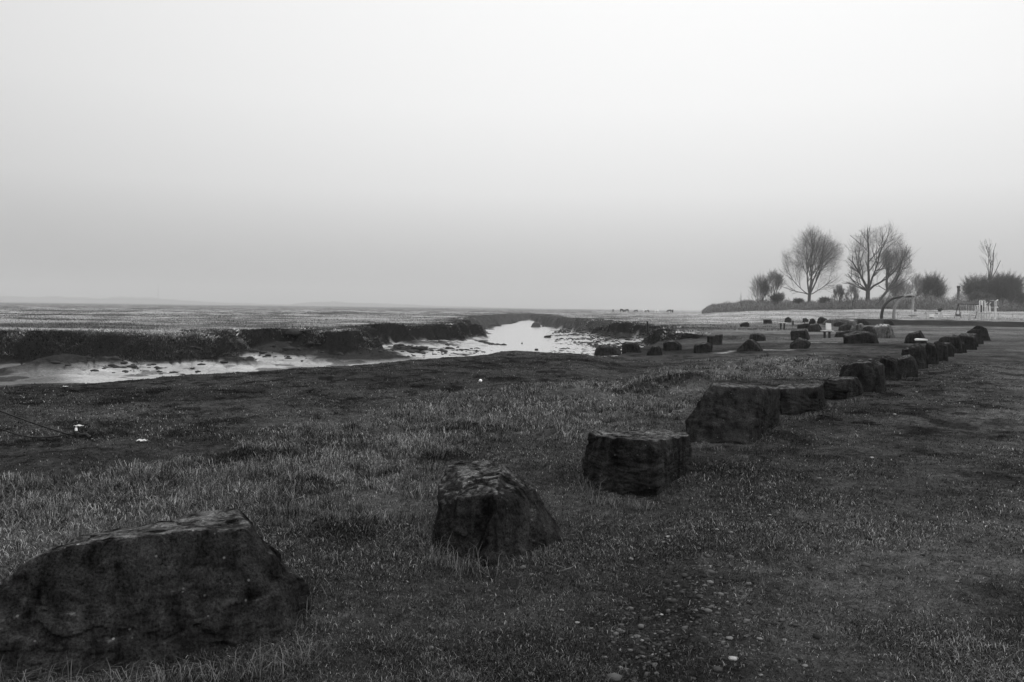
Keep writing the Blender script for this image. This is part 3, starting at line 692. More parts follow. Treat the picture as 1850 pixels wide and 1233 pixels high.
def rock_feet():
    # longer stalks at the feet of the boulders
    px = []
    for (x0, y0, x1, y1, k, L) in [(0, 1235, 200, 1250, 110, .15), (200, 1250, 560, 1190, 420, .15), (540, 1160, 560, 1060, 90, .14), (770, 960, 800, 1015, 130, .20), (790, 1015, 870, 1035, 200, .17), (905, 1020, 1010, 985, 160, .09),
                                   (1050, 870, 1075, 905, 150, .18), (1075, 905, 1180, 915, 240, .12), (1190, 905, 1255, 868, 150, .06), (1250, 820, 1350, 825, 160, .07), (1350, 815, 1405, 775, 180, .12), (1415, 772, 1480, 760, 150, .08), (1490, 745, 1560, 730, 150, .10), (1560, 716, 1600, 700, 120, .16), (1600, 695, 1660, 680, 120, .14)]:
        a = np.array(P(x0, y0)); b = np.array(P(x1, y1)); t = RNG.uniform(0, 1, (k, 1))
        ctr = a + (b - a) * np.round(t * 9 + RNG.normal(0, .3, (k, 1))) / 9
        q = ctr + RNG.normal(0, .05, (k, 2)); px.append(np.concatenate([q, np.full((k, 1), L)], 1))
    px = np.concatenate(px); n = len(px)
    r = np.hypot(px[:, 0], px[:, 1])
    blades('long_grass', px[:, 0], px[:, 1], px[:, 2] * RNG.uniform(.5, 1.5, n), .0032 * np.maximum(1, r / 6), RNG.uniform(.015, .14, n), RNG.uniform(.3, 1.4, n), 'long stalks of grass round the feet of the boulders', droop=.8)
rock_feet()
def bank_grass():
    # dark vegetation hanging over the creek banks
    X = []; Y = []
    n = 420000
    a = RNG.uniform(-.72, .26, n); yy = 24 * (115 / 24) ** RNG.uniform(0, 1, n); x = a * yy; y = yy
    z, q = H(x, y, True); s = q['s']
    keep = (~q['nearside']) & (s > -1.4) & (s < q['wdt'] * .95 * np.interp(q['a'], [-.37, -.31, -.22, -.16], [1, .55, .55, 1]) + 1.5 * fbm2(x * .25, y * .25, 4, 131)) & (y > 26)
    keep &= RNG.uniform(0, 1, n) < np.where(s < 0, .35, 1)
    x, y, z, s = x[keep], y[keep], z[keep], s[keep]; n = len(x)
    # lean downhill
    e = .25; gx = (H(x + e, y) - H(x - e, y)); gy = (H(x, y + e) - H(x, y - e))
    az = np.arctan2(-gy, -gx) + RNG.normal(0, .5, n)
    cl = fbm2(x * .8, y * .8, 3, 133)
    tn = np.where(s < -.2, RNG.uniform(.03, .12, n), RNG.uniform(.014, .028, n) * (1 + 1.3 * (1 - sst(.2, 1.3, s)))) * np.clip(1.2 + 2.4 * cl + 2.4 * fbm2(x * .35, y * .2, 3, 135), .25, 3)
    tn = tn * (1 + 2.2 * sst(.05, .3, fbm2(x * 1.3, y * .5, 3, 137)))
    tn = np.where(RNG.uniform(0, 1, n) < .03, tn * 3, tn)
    r = np.hypot(x, y)
    blades('bank_grass', x, y, RNG.uniform(.10, .30, n) * (1 + .8 * cl), .018 * r / 40 * RNG.uniform(.8, 1.6, n), tn, RNG.uniform(.9, 1.7, n), 'dark matted grass hanging down the creek banks', az=az, droop=.7)
bank_grass()
def marsh_grass():
    n = 330000
    a = RNG.uniform(-.72, .70, n); yy = 34 * (210 / 34) ** (RNG.uniform(0, 1, n) ** 1.2); x = a * yy; y = yy
    z, q = H(x, y, True); s = q['s']
    keep = (s < -.6) & ((~q['nearside']) | (y > 84)) & ~((a > .15) & (y < 62)) & ~((a > .38) & (y < 106))
    x, y, z = x[keep], y[keep], z[keep]; n = len(x)
    tone, _ = tone_wet(z, {k: v[keep] for k, v in q.items()})
    r = np.hypot(x, y)
    blades('marsh_grass', x, y, RNG.uniform(.06, .20, n) * (1 + .8 * fbm2(x * .3, y * .3, 3, 141)), .02 * np.maximum(1, r / 50), tone * RNG.uniform(.9, 1.7, n), RNG.uniform(.3, 1.4, n), 'pale rough saltmarsh grass beyond the creek', droop=.5)
marsh_grass()

# ------------------------------------------------------------------ stones
M_STONE = [plain('pale_pebble', .11, .8, .35, 30), plain('mid_pebble', .06, .8, .4, 30), plain('white_pebble', .24, .8, .2, 30)]
def pebble_mesh(seed, n=2):
    d, f = ico(n); rg = np.random.default_rng(seed)
    sc_ = np.array([1, rg.uniform(.55, .95), rg.uniform(.32, .6)])
    nr = rg.normal(0, 1, (9, 3)); nr /= np.linalg.norm(nr, axis=1)[:, None]
    r = np.ones(len(d))
    for k in range(9):
        c = d @ nr[k]; r = np.where(c > .1, np.minimum(r, rg.uniform(.68, .95) / np.maximum(c, .1)), r)
    return d * r[:, None] * sc_, f
def gravel():
    V_, F_, T_ = [], [], []; base = 0
    prot = [pebble_mesh(k, 1) for k in range(12)]
    x, y, r = polar(60000, 3.0, 14, 36, .6)
    g = sdf(x, y, GRAV) + .35 * fbm2(x * 1.4, y * 1.4, 3, 62)
    rl = pdist(x, y, ROWLINE)
    side = sdf(x, y, [(0, 0)] + ROWLINE[1:] + [(200, 90), (200, -20)])
    pr = sst(-.35, .5, g) * .75 + .03 * np.exp(-(rl / .35) ** 2) * (side > -.3) + .02 * (side > -.2) + .10 * np.exp(-((pdist(x, y, [P(1190, 905), P(1290, 860)]) / .18) ** 2)) + .10 * np.exp(-((pdist(x, y, [P(1015, 985), P(1100, 935)]) / .25) ** 2))
    keep = RNG.uniform(0, 1, len(x)) < pr
    x, y = x[keep], y[keep]; z = H(x, y)
    for i in range(len(x)):
        v, f = prot[i % 12]; s = RNG.lognormal(math.log(.0095), .5); an = RNG.uniform(0, 6.28); c, sn = math.cos(an), math.sin(an)
        w_ = v * s; w_ = np.stack([w_[:, 0] * c - w_[:, 1] * sn + x[i], w_[:, 0] * sn + w_[:, 1] * c + y[i], w_[:, 2] + z[i] + s * RNG.uniform(-.25, .25)], 1)
        V_.append(w_); F_.append(f + base); base += len(v); T_.append(np.full(len(v), RNG.choice([.025, .045, .07, .10, .15], p=[.3, .3, .25, .12, .03])))
    V_ = np.concatenate(V_); F_ = np.concatenate(F_)
    me = mesh_np('gravel', V_, F_.ravel(), np.full(len(F_), 3)); fattr(me, 'tone', np.concatenate(T_))
    tag(add('gravel', me, M_BLADE), 'small pebbles scattered through worn turf', 'gravel', kind='stuff')
gravel()
stones = [(1324,1193,19,2,'egg-sized pale stone alone near the bottom edge of the gravel'),(1318,1155,15,0,'pale angular stone just above the egg-sized one'),(1285,1100,17,1,'rounded grey stone at the heart of the gravel patch'),(1296,1110,13,1,'smaller grey stone touching the rounded one in the gravel'),(1417,1158,11,0,'pale stone standing right of the gravel patch'),
 (1738,1146,11,0,'upper of two pale stones together at lower right'),(1741,1153,9,1,'lower of two pale stones together at lower right'),(1725,1189,12,0,'pale stone in the grass near the lower right corner'),(1595,977,13,0,'elongated pale stone in the worn turf right of centre'),(1738,1006,12,1,'twin-lobed grey stone far to the right'),
 (1320,963,11,0,'pale flat stone in the turf below the squat block'),(1295,958,8,2,'small white stone at the upper end of the turf'),(1479,1010,10,0,'pale stone under a dry grass stalk'),(1538,946,9,0,'pale chip upslope of the elongated stone'),(1390,932,8,2,'tiny white chip beyond the gravel'),
 (1109,978,11,0,'pale oblong stone right of the wedge-shaped boulder'),(1199,982,10,0,'second pale stone out from the wedge-shaped boulder'),(1207,971,10,2,'bright stone near two pale ones in mid turf'),(1225,1000,8,0,'pale stone above the gravel top'),(1140,1012,10,0,'round pale stone between wedge-shaped boulder and gravel'),
 (1014,1104,12,0,'pale split stone at the left fringe of the gravel'),(1043,1127,10,2,'bright white stone left of the gravel'),(1012,1157,12,1,'grey rounded stone below the pale split one'),(1195,1112,9,2,'small bright white stone within the gravel patch'),(779,1172,12,0,'pale stone in a dark hollow near the bottom'),(789,1168,11,1,'grey stone beside the pale one in the dark hollow'),
 (945,1028,13,0,'pale stone at the foot of the wedge-shaped boulder'),(735,949,9,2,'white stone in grass left of the wedge-shaped boulder'),(1454,1205,13,0,'flat pale stone on the bottom margin right of the gravel'),(1515,1215,12,1,'grey flat stone on the bottom margin further right'),(1375,1222,11,0,'pale stone at the bottom margin under the egg-sized one'),(1630,1137,9,0,'pale small stone halfway to the lower right corner'),
 (1660,1121,14,1,'long grey stone lying across the right-hand turf'),(1575,828,8,2,'tiny white stone on the track'),(1480,866,9,0,'pale chip on the track below the low block'),(1617,750,7,2,'white fleck on the far track'),(1656,710,6,2,'white speck by the track edge'),(295,939,9,2,'white stone lying behind the huge boulder\'s back'),(960,1233-12,14,0,'pale stone on the bottom margin left of the gravel'),(1092,1190,13,0,'flattish pale stone low in the gravel'),(1120,1208,12,0,'pale oblong stone near the gravel\'s lower left')]
for i, (px, py, wpx, mi, lb) in enumerate(stones):
    x, y, z = hit(px, py); v, f = pebble_mesh(100 + i, 3); s = wpx * .5 * y / F * .95
    an = RNG.uniform(-.5, .5); c, sn = math.cos(an), math.sin(an); v = v * s; v = np.stack([v[:, 0]*c - v[:, 1]*sn, v[:, 0]*sn + v[:, 1]*c, v[:, 2]], 1)
    me = mesh_np('stone', v, f.ravel(), np.full(len(f), 3)); smooth(me)
    o = add('stone', me, M_STONE[mi], None, (x, y, z + s * .25)); tag(o, lb, 'stone', 'loose stones on the turf')

def rubble():
    # dark stones strewn on the mud shelf to the right of the water
    V_, F_ = [], []; base = 0; prot = [pebble_mesh(300 + k, 1) for k in range(10)]
    shelf = [P(a, b, -.9) for a, b in [(985, 604), (1005, 590), (1060, 586), (1120, 596), (1165, 602), (1190, 610), (1160, 622), (1120, 628), (1060, 612), (1000, 616)]]
    shore = [P(a, b, -1.45) for a, b in [(985, 637), (1000, 630), (1060, 624), (1130, 623), (1180, 612), (1180, 624), (1120, 640), (1080, 650), (990, 650)]]
    A = []
    for poly, n, sz in ((shelf, 3600, .085), (shore, 1800, .08)):
        xs = [p[0] for p in poly]; ys = [p[1] for p in poly]
        x = RNG.uniform(min(xs), max(xs), n * 4); y = RNG.uniform(min(ys), max(ys), n * 4)
        k = (sdf(x, y, poly) > 0) & (RNG.uniform(0, 1, len(x)) < sst(-.25, .25, fbm2(x * .45, y * .25, 3, 151)))
        x, y = x[k][:n], y[k][:n]
        A.append(np.stack([x, y, H(x, y), RNG.lognormal(math.log(sz), .45, len(x))], 1))
    # debris on the left bank toe and a log-like spit into the water
    for (x0, y0, x1, y1, n, jit) in [(868, 614, 904, 620, 60, .3), (640, 640, 860, 628, 260, 1.6), (330, 655, 620, 640, 200, 1.8), (150, 663, 300, 668, 60, 1.0)]:
        a = np.array(P(x0, y0, -1.3)); b = np.array(P(x1, y1, -1.3)); t = RNG.uniform(0, 1, (n, 1)); q = a + (b - a) * t + RNG.normal(0, jit, (n, 2))
        A.append(np.stack([q[:, 0], q[:, 1], np.maximum(H(q[:, 0], q[:, 1]), WZ - .03), RNG.lognormal(math.log(.11), .5, n)], 1))
    A = np.concatenate(A)
    for i, (x, y, z, s) in enumerate(A):
        v, f = prot[i % 10]; an = RNG.uniform(0, 6.28); c, sn = math.cos(an), math.sin(an); w_ = v * s * np.array([1.3, 1.3, .9])
        V_.append(np.stack([w_[:, 0]*c - w_[:, 1]*sn + x, w_[:, 0]*sn + w_[:, 1]*c + y, w_[:, 2] + max(z, WZ - .05) + s * .1], 1)); F_.append(f + base); base += len(v)
    V_ = np.concatenate(V_); F_ = np.concatenate(F_)
    me = mesh_np('rubble', V_, F_.ravel(), np.full(len(F_), 3))
    tag(add('rubble', me, plain('weedy_rubble', .025, .8, .5, 5)), 'dark weedy rubble strewn over the wet mud', 'rubble', kind='stuff')
rubble()
for i, (px, py, wp, hp, lb) in enumerate([(989, 611, 16, 5, 'flat dark rock sitting in shallow water off the rubble shelf'), (943, 622, 4, 3, 'tiny dark rock alone in the open water'), (969, 634, 9, 4, 'small dark rock by the near shore of the water'), (968, 592, 20, 10, 'grey hummock of mud rising from the far water'), (1113, 605, 9, 6, 'dark rock on the mud left of the black post')]):
    d = (EYE - WZ) * F / (py - 557.5 - (px - 925) * .0122) * 1.0
    if i == 4: d = hit(px, py)[1]
    c = V(px, py, d); W_ = wp * d / F / 2; Hh = hp * d / F; zb = c[2] - .1
    pts = [(c[0] + W_ * sx, c[1] + W_ * .7 * sy, zb) for sx in (-1, 1) for sy in (-1, 1)] + [(c[0] + W_ * .6 * sx, c[1] + W_ * .4 * sy, c[2] + Hh * (1 if sx > 0 else .8)) for sx in (-1, 1) for sy in (-1, 1)]
    rock(pts, lb, 4, 200 + i, M_ROCKM if i != 3 else plain('grey_mud', .05, .8), name='shore_rock', cat='rock', group='rocks in and beside the water', edge=12)

# ------------------------------------------------------------------ bare trees
def tubes_np(segs, n=3):
    S = np.array([[*a, *b, r0, r1] for a, b, r0, r1 in segs]); p0 = S[:, 0:3]; p1 = S[:, 3:6]; r0 = S[:, 6]; r1 = S[:, 7]
    d = p1 - p0; L = np.linalg.norm(d, axis=1); d /= np.maximum(L, 1e-6)[:, None]
    p1 = p1 + d * (r1 * .5)[:, None]
    ref = np.where(np.abs(d[:, 2:3]) > .9, np.array([[1., 0, 0]]), np.array([[0, 0, 1.]]))
    a = np.cross(d, ref); a /= np.linalg.norm(a, axis=1)[:, None]; b = np.cross(d, a)
    m = len(S); v = np.empty((m, 2 * n, 3))
    for k in range(n):
        an = 2 * math.pi * k / n; o = a * math.cos(an) + b * math.sin(an)
        v[:, k] = p0 + o * r0[:, None]; v[:, n + k] = p1 + o * r1[:, None]
    base = np.arange(m)[:, None] * 2 * n; F_ = []
    for k in range(n):
        k2 = (k + 1) % n; F_.append(np.concatenate([base + k, base + k2, base + n + k2, base + n + k], 1))
    return v.reshape(-1, 3), np.concatenate(F_)
def grow(rg, start, dirs, env, levels, kids, up=.12, ang=(.35, .75), ratio=(.5, .72), wob=.10, mint=.012):
    """env(p) -> True while inside the crown; dirs: list of (direction, length, radius)"""
    thick, thin = [], []
    stack = [(Vector(start), Vector(d).normalized(), L, r, 0) for d, L, r in dirs]
    while stack:
        p, d, L, r, lv = stack.pop()
        ns = 5 if lv == 0 else (4 if lv < 3 else 3); sl = L / ns; r1 = r
        tgt = thick if lv <= 1 else thin
        for i in range(ns):
            j = Vector((rg.normal(), rg.normal(), rg.normal())) * wob
            d2 = (d + j + Vector((0, 0, up))).normalized(); q = p + d2 * sl
            if (lv > 0 or i >= 3) and not env(q):
                break
            rn = max(mint, r1 * (.86 if lv < 2 else .8)); tgt.append((p[:], q[:], r1, rn))
            p, d, r1 = q, d2, rn
            if lv < levels and (i >= 1 or lv > 0):
                nk = kids[min(lv, len(kids) - 1)]
                nk = int(nk) + (rg.random() < nk % 1)
                for _ in range(nk):
                    th = rg.uniform(*ang); ph = rg.uniform(0, 6.283)
                    a = d.orthogonal().normalized(); b = d.cross(a)
                    nd = (d * math.cos(th) + (a * math.cos(ph) + b * math.sin(ph)) * math.sin(th)).normalized()
                    stack.append((p.copy(), nd, L * rg.uniform(*ratio), max(mint, r1 * rg.uniform(.5, .7)), lv + 1))
        else:
            if lv < levels and lv > 0 or lv == 0:
                stack.append((p.copy(), d, L * .6, r1 * .8, lv + 1))
    return thick, thin
def ell(cx, cy, cz, rx, ry, rz, seed=0, low=None, f0=.88, fz=.08):
    def f(p):
        x, y, z = (p[0]-cx)/rx, (p[1]-cy)/ry, (p[2]-cz)/rz
        an = math.atan2(z, x)
        k = 1 + .045 * math.sin(an * 5 + seed) + .05 * math.sin(an * 11 + seed * 3) + fz * math.sin(an * 23 + seed) * math.sin(p[1] * 2.1 + seed)
        k *= f0 + (2.12 - 2 * f0) * random.random()
        return x*x + y*y + z*z < k*k and (low is None or p[2] > low)
    return f
def tree_obj(name, base, thick, thin, label, cat, group, mb=None, mt=None, tname='trunk', cname='crown', nthin=3):
    root = empty(name, base); tag(root, label, cat, group); print(name, label, len(thick), len(thin))
    for nm, segs, mat, n in ((tname, thick, mb or M_BARK, 6), (cname, thin, mt or M_TWIG, nthin)):
        if not segs: continue
        v, f = tubes_np(segs, n); me = mesh_np(nm, v, f.ravel(), np.full(len(f), 4)); smooth(me)
        add(nm, me, mat, root)
    return root
TD = 226.0
def tbase(px, d=TD):
    a = ray(px, 560); x = a.x / a.y * d
    return (x, d, h1(x, d) - .1)
u = TD / F    # metres per photo pixel at the trees
def px_tree(name, px0, px1, ptop, pxt, label, seed, d=TD, stems=1, cat='tree', group='bare trees on the bank', levels=4, kids=(2, 2, 2.2, 2.2), low=.12, r=.30, mb=None, mt=None, lean=0, spread=.35, up=.12, mint=.014, trunk=.25, ang=(.35, .75), nthin=3):
    rg = np.random.default_rng(seed); b = tbase(pxt, d); uu = d / F
    hz = 557.4 + (pxt - 925) * .0122
    ztop = EYE + (hz - ptop) * uu; h = ztop - b[2]
    cx = ((px0 + px1) / 2 - pxt) * uu; rx = (px1 - px0) / 2 * uu; z0 = h * low; cz = (h + z0) / 2; rz = (h - z0) / 2
    env = ell(cx, 0, cz + h * .03, rx, rx, rz * 1.0, seed, f0=.80 if cat == 'bush' else .86, fz=.32 if cat == 'bush' else .08)
    dirs = []
    if trunk > 0 and stems == 1:
        tp = Vector((lean * h * trunk, 0, h * trunk)); tk = [((0, 0, -.3), tuple(tp * .5), r * 1.25, r * 1.05), (tuple(tp * .5), tuple(tp), r * 1.05, r)]
        for k in range(4):
            ph = k * 1.571 + rg.uniform(-.5, .5); sp = spread * rg.uniform(.6, 1.2)
            dirs.append(((math.sin(sp) * math.cos(ph) + cx / h * .5, math.sin(sp) * math.sin(ph), math.cos(sp)), h * rg.uniform(.42, .6), r * .62))
        dirs.append(((lean + cx / h * .4, 0, 1), h * .6, r * .75))
        # low side limbs
        for k in range(3): dirs.append(((rg.choice([-1, 1]) * 1.0, rg.uniform(-.6, .6), rg.uniform(.3, .6)), rx * .9, r * .38))
        st = tp
    else:
        tk = []; st = Vector((0, 0, -.2))
        for k in range(stems):
            ph = rg.uniform(0, 6.283); sp = spread * rg.uniform(.2, 1.3)
            dirs.append(((math.sin(sp) * math.cos(ph) + cx / h * .7, math.sin(sp) * math.sin(ph), math.cos(sp)), h * rg.uniform(.45, .7), r * rg.uniform(.5, 1)))
    th, tn = grow(rg, st, dirs, env, levels, kids, up=up, mint=mint, ang=ang)
    return tree_obj(name, b, tk + th, tn, label, cat, group, mb, mt, nthin=nthin)

px_tree('bare_tree', 1411, 1520, 420, 1461, 'tall round-headed bare tree, left of the two tallest', 5, r=.42, levels=5, kids=(1.5, 1.4, 1.3, 1.25), trunk=.17, spread=.42, low=.06, mint=.0048, lean=.03, up=.06, ang=(.4, .9))
px_tree('bare_tree', 1527, 1640, 412, 1567, 'tallest bare tree with a forked thick trunk', 8, r=.55, levels=5, kids=(1.5, 1.4, 1.3, 1.25), trunk=.2, spread=.6, low=.08, mint=.0048, up=.06, ang=(.4, .9))
px_tree('bare_tree', 1570, 1645, 452, 1578, 'bare tree with a trunk leaning right from the foot of the tallest', 9, d=222, r=.36, levels=5, kids=(1.1, 1.15, 1.1, 1.1), trunk=.30, lean=.75, spread=.4, low=.25, mint=.0048)
px_tree('bare_tree', 1376, 1418, 493, 1399, 'small upswept bare tree between scrub and the tall trees', 12, r=.16, levels=4, kids=(1.5, 1.4, 1.3), trunk=.2, spread=.4, low=.15, mint=.012)
px_tree('bare_tree', 1501, 1526, 518, 1516, 'little bare tree between the two tallest ones', 13, r=.12, levels=4, kids=(1.5, 1.3, 1.2), trunk=.25, mint=.012)
px_tree('bare_tree', 1525, 1552, 514, 1539, 'little crooked bare tree in front of the tallest one', 14, d=218, r=.15, levels=4, kids=(1.5, 1.3, 1.2), trunk=.3, mint=.012, lean=.1)
px_tree('bare_tree', 1640, 1668, 498, 1649, 'slim pale-barked tree before the round dark crown', 15, d=218, r=.16, levels=4, kids=(1.5, 1.4, 1.3), trunk=.3, spread=.3, mint=.012, mb=M_PALEWOOD, mt=plain('pale_twigs', .16))
px_tree('bare_tree', 1761, 1797, 438, 1786, 'thin sparse tree rising above the big dark thicket', 16, d=236, r=.22, levels=3, kids=(1.0, 1, .8), trunk=.40, spread=.35, low=.45, mint=.03)
px_tree('bare_tree', 1336.5, 1340, 530, 1338, 'thin lone sapling on the low scrub bank', 17, d=222, r=.06, levels=2, kids=(1, 1), trunk=.4, mint=.012)
G_B = 'scrub bushes along the bank'
def bush(px0, px1, ptop, label, seed, d=TD, stems=15, levels=4, kids=(1.3, 1.2, 1.1, 1.0), mint=.008, mt=None, r=.10, group=G_B, low=0, name='bush', ang=(.35, .9), cx=None, spread=.8, nthin=3, cat='bush'):
    return px_tree(name, px0, px1, ptop, cx or (px0 + px1) / 2, label, seed, d, stems=stems, cat=cat, group=group, levels=levels, kids=kids, low=low, r=r, mb=M_BUSH, mt=mt or M_BUSH, spread=spread, up=.08, mint=mint, trunk=0, ang=ang, nthin=nthin)
bush(1353, 1392, 498, 'tall twiggy thicket at the left end of the trees', 21, stems=18)
bush(1385, 1424, 530, 'low brown bush under the small upswept tree', 22, stems=13)
bush(1420, 1462, 540, 'low scrub left of the tall round-headed tree foot', 23, stems=13)
bush(1470, 1512, 538, 'low dark scrub right of the tall round-headed tree foot', 24, stems=14)
bush(1505, 1560, 545, 'low dark scrub under the two little trees', 25, stems=14)
bush(1596, 1648, 500, 'round twiggy bush behind the curved poles', 26, stems=18, mt=M_TWIG, d=232)
bush(1652, 1708, 498, 'round dense dark-centred bush right of the pale-barked tree', 27, stems=44, d=230, kids=(1.4, 1.3, 1.15, 1.0))
bush(1735, 1800, 498, 'left dome of the big dark thicket behind the slide', 28, stems=44, d=232, kids=(1.4, 1.3, 1.15, 1.0))
bush(1778, 1852, 496, 'right dome of the big dark thicket behind the slide', 29, stems=54, d=230, kids=(1.4, 1.3, 1.15, 1.0))
bush(1742, 1800, 530, 'lower skirt of dark scrub before the big thicket', 30, stems=40, d=225)
bush(1800, 1880, 530, 'dark scrub at the right edge under the thicket', 31, stems=26, d=225)
bush(1690, 1706, 557, 'small round shrub in the pale field beyond the railings', 32, d=185, stems=8, levels=3, mint=.03, group='shrubs in the pale field')
bush(1650, 1657, 560, 'tiny dark shrub in the pale field by the curved poles', 33, d=185, stems=8, levels=3, mint=.03, group='shrubs in the pale field')

def scrub():
    # rough ground cover over the embankment and the hedge line
    n = 90000; a = RNG.uniform(.238, .72, n); y = RNG.uniform(219, 236, n); x = a * y
    z = H(x, y)
    hh = np.interp(a, [.236, .25, .28, .36, .45, .5, .56, .62, .72], [.1, .7, 1.3, 1.7, 1.9, 2.6, 3.3, 3.5, 3.0]) * np.clip(1 + 1.3 * fbm2(x * .12, y * .12, 3, 171) + 1.2 * fbm2(x * .6, y * .6, 3, 172), .05, 3)
    k = (hh > 0)
    zz = z + RNG.uniform(0, 1, n) * hh * .8
    blades('undergrowth', x[k], y[k], RNG.uniform(.4, 1.0, n)[k], np.full(k.sum(), .07), RNG.uniform(.10, .30, n)[k], RNG.uniform(0, 1.1, n)[k], 'dark scrub and brambles along the foot of the trees', 'undergrowth', z=zz[k] - .1)
scrub()

# ------------------------------------------------------------------ things
M_METAL = plain('galvanised_metal', .62, .5, .15, 3); M_DARK = plain('dark_paint', .03, .6, .2, 5); M_WHITE = plain('white_paint', .78, .6, .06, 4)
M_GREYP = plain('mid_grey_paint', .32, .6, .2, 3); M_WOOD = plain('weathered_timber', .09, .85, .4, 8); M_PALEP = plain('pale_plastic', .5, .5, .15, 3); M_BLACK = plain('black_rubber', .012, .55, .3, 9)

# mooring post on the mud
x, y, z = hit(1169, 608)
p = empty('mooring_post', (x, y, z)); tag(p, 'black square timber post standing on the mud by the inlet', 'post')
hp = 25.5 * y / F; wp = .145
MB().quadbox((0, 0, hp / 2 - .15), (wp, wp, hp + .3)).build('post_shaft', M_BLACK, p)
MB().quadbox((0, 0, hp + .03), (wp * 1.25, wp * 1.25, .06)).build('cap', M_BLACK, p)
MB().quadbox((-.05, -.1, .04), (.34, .3, .24)).quadbox((.26, .1, .0), (.2, .2, .16)).build('footing', M_DARK, p)

# bench and tables
def bench(px, py, wpx, label, back=True, seatmat=M_PALEP, hh=.46, name='bench', rot=.25, top=None):
    x, y, z = hit(px, py); s = y / F; L = wpx * s
    b = empty(name, (x, y, z)); b.rotation_euler = (0, 0, rot); tag(b, label, name.split('_')[-1] if name != 'bench' else 'bench', 'benches and tables by the boulders')
    MB().quadbox((0, 0, hh), (L, .42, .05)).quadbox((0, -.24, hh - .005), (L, .03, .045)).build('seat' if back else 'table_top', seatmat, b)
    for sx in (-1, 1):
        MB().quadbox((sx * L * .24, 0, hh / 2 - .1), (.09, .12, hh + .15)).quadbox((sx * L * .24, 0, hh - .05), (.1, .4, .05)).build('leg', M_DARK, b)
    if back:
        m = Matrix.Rotation(-.28, 3, 'X')
        MB().quadbox((L * .32, .24, hh + .25), (L * .52, .05, .42), m @ Matrix.Rotation(.1, 3, 'Y')).build('backrest', seatmat, b)
        MB().quadbox((L * .46, .27, hh + .2), (.07, .06, .5), m).build('back_support', M_DARK, b)
    return b
bench(1494, 611, 19, 'bench with a bright tilted back panel and two dark legs among the heaped boulders', True, M_PALEP, .43, rot=.1)
bench(1413.5, 596, 13, 'small table with a pale flat top and two legs on open grass', False, M_PALEP, .55, 'low_table', .0)
# post with a low rail
x, y, z = hit(1432.5, 588.5); s = y / F
b = empty('low_barrier', (x, y, z)); tag(b, 'low dark barrier of one post and a thin rail beside the loaf-shaped boulder', 'barrier')
MB().quadbox((0, 0, .2), (.14, .14, .62)).build('post', M_DARK, b)
MB().quadbox((10 * s, 0, 6.2 * s), (23 * s, .05, .05)).quadbox((21 * s, 0, .15), (.06, .06, .55)).build('rail', M_DARK, b)
# white slab lying on the boulder line
c = V(1662, 616.3, 39.0)
bm = bmesh.new(); vs = [bm.verts.new(q) for q in ((-.30, -.14, 0), (.28, -.2, .02), (.34, .18, .03), (-.05, .24, .05), (-.22, .1, .03))]
f = bm.faces.new(vs); ex = bmesh.ops.extrude_face_region(bm, geom=[f]); bmesh.ops.translate(bm, verts=[g for g in ex['geom'] if isinstance(g, bmesh.types.BMVert)], vec=(0, 0, .07)); bmesh.ops.recalc_face_normals(bm, faces=bm.faces[:])
bmesh.ops.bevel(bm, geom=bm.edges[:], offset=.012, segments=2, affect='EDGES')
me = bpy.data.meshes.new('stone_slab'); bm.to_mesh(me); bm.free()
ws = add('stone_slab', me, M_PALEP, None, c); tag(ws, 'bright white flat slab resting on the boulder line', 'slab')

# cables tied to a stake in the left foreground
def cable(name, pts, rad, label, mat=M_BLACK):
    c = []
    for i in range(len(pts) - 1):
        p0 = Vector(pts[max(i-1, 0)]); p1 = Vector(pts[i]); p2 = Vector(pts[i+1]); p3 = Vector(pts[min(i+2, len(pts)-1)])
        for k in range(8):
            t = k / 8; c.append(tuple(.5 * ((2*p1) + (p2-p0)*t + (2*p0-5*p1+4*p2-p3)*t*t + (-p0+3*p1-3*p2+p3)*t**3)))
    c.append(pts[-1]); o = MB().tube(c, rad, 8).build(name, mat, sm=True); tag(o, label, 'cable', 'cables tied to the stake'); return o
sx_, sy_, sz_ = hit(142, 791)
cable('cable', [V(-260, 655, sy_ - .6), V(-60, 722, sy_ - .3), V(0, 743, sy_ - .2), V(60, 765, sy_ - .1), V(110, 781, sy_ - .05), V(140, 788, sy_)], .009, 'upper black cable running taut and straight to the stake')
cable('cable', [V(-260, 700, sy_ - .6), V(-60, 757, sy_ - .35), V(0, 775, sy_ - .25), V(35, 786.5, sy_ - .2), V(70, 791, sy_ - .15), V(100, 789, sy_ - .1), V(124, 784, sy_ - .04)], .008, 'lower black cable sagging in a loop below the taut one')
st = empty('mooring_stake', (sx_, sy_, sz_)); tag(st, 'short black stake with a pale tip holding two cables', 'stake')
MB().tube([(0, 0, -.1), (-.02, 0, .05), (-.05, 0, .085)], [.035, .032, .02], 10).build('stake_body', M_BLACK, st)
MB().tube([(.0, 0, .03), (.08, .02, .035), (.14, 0, .0)], .022, 8).build('knot', M_BLACK, st)
MB().tube([(-.03, 0, .085), (-.03, 0, .12)], [.017, .012], 8).build('tip', M_WHITE, st)
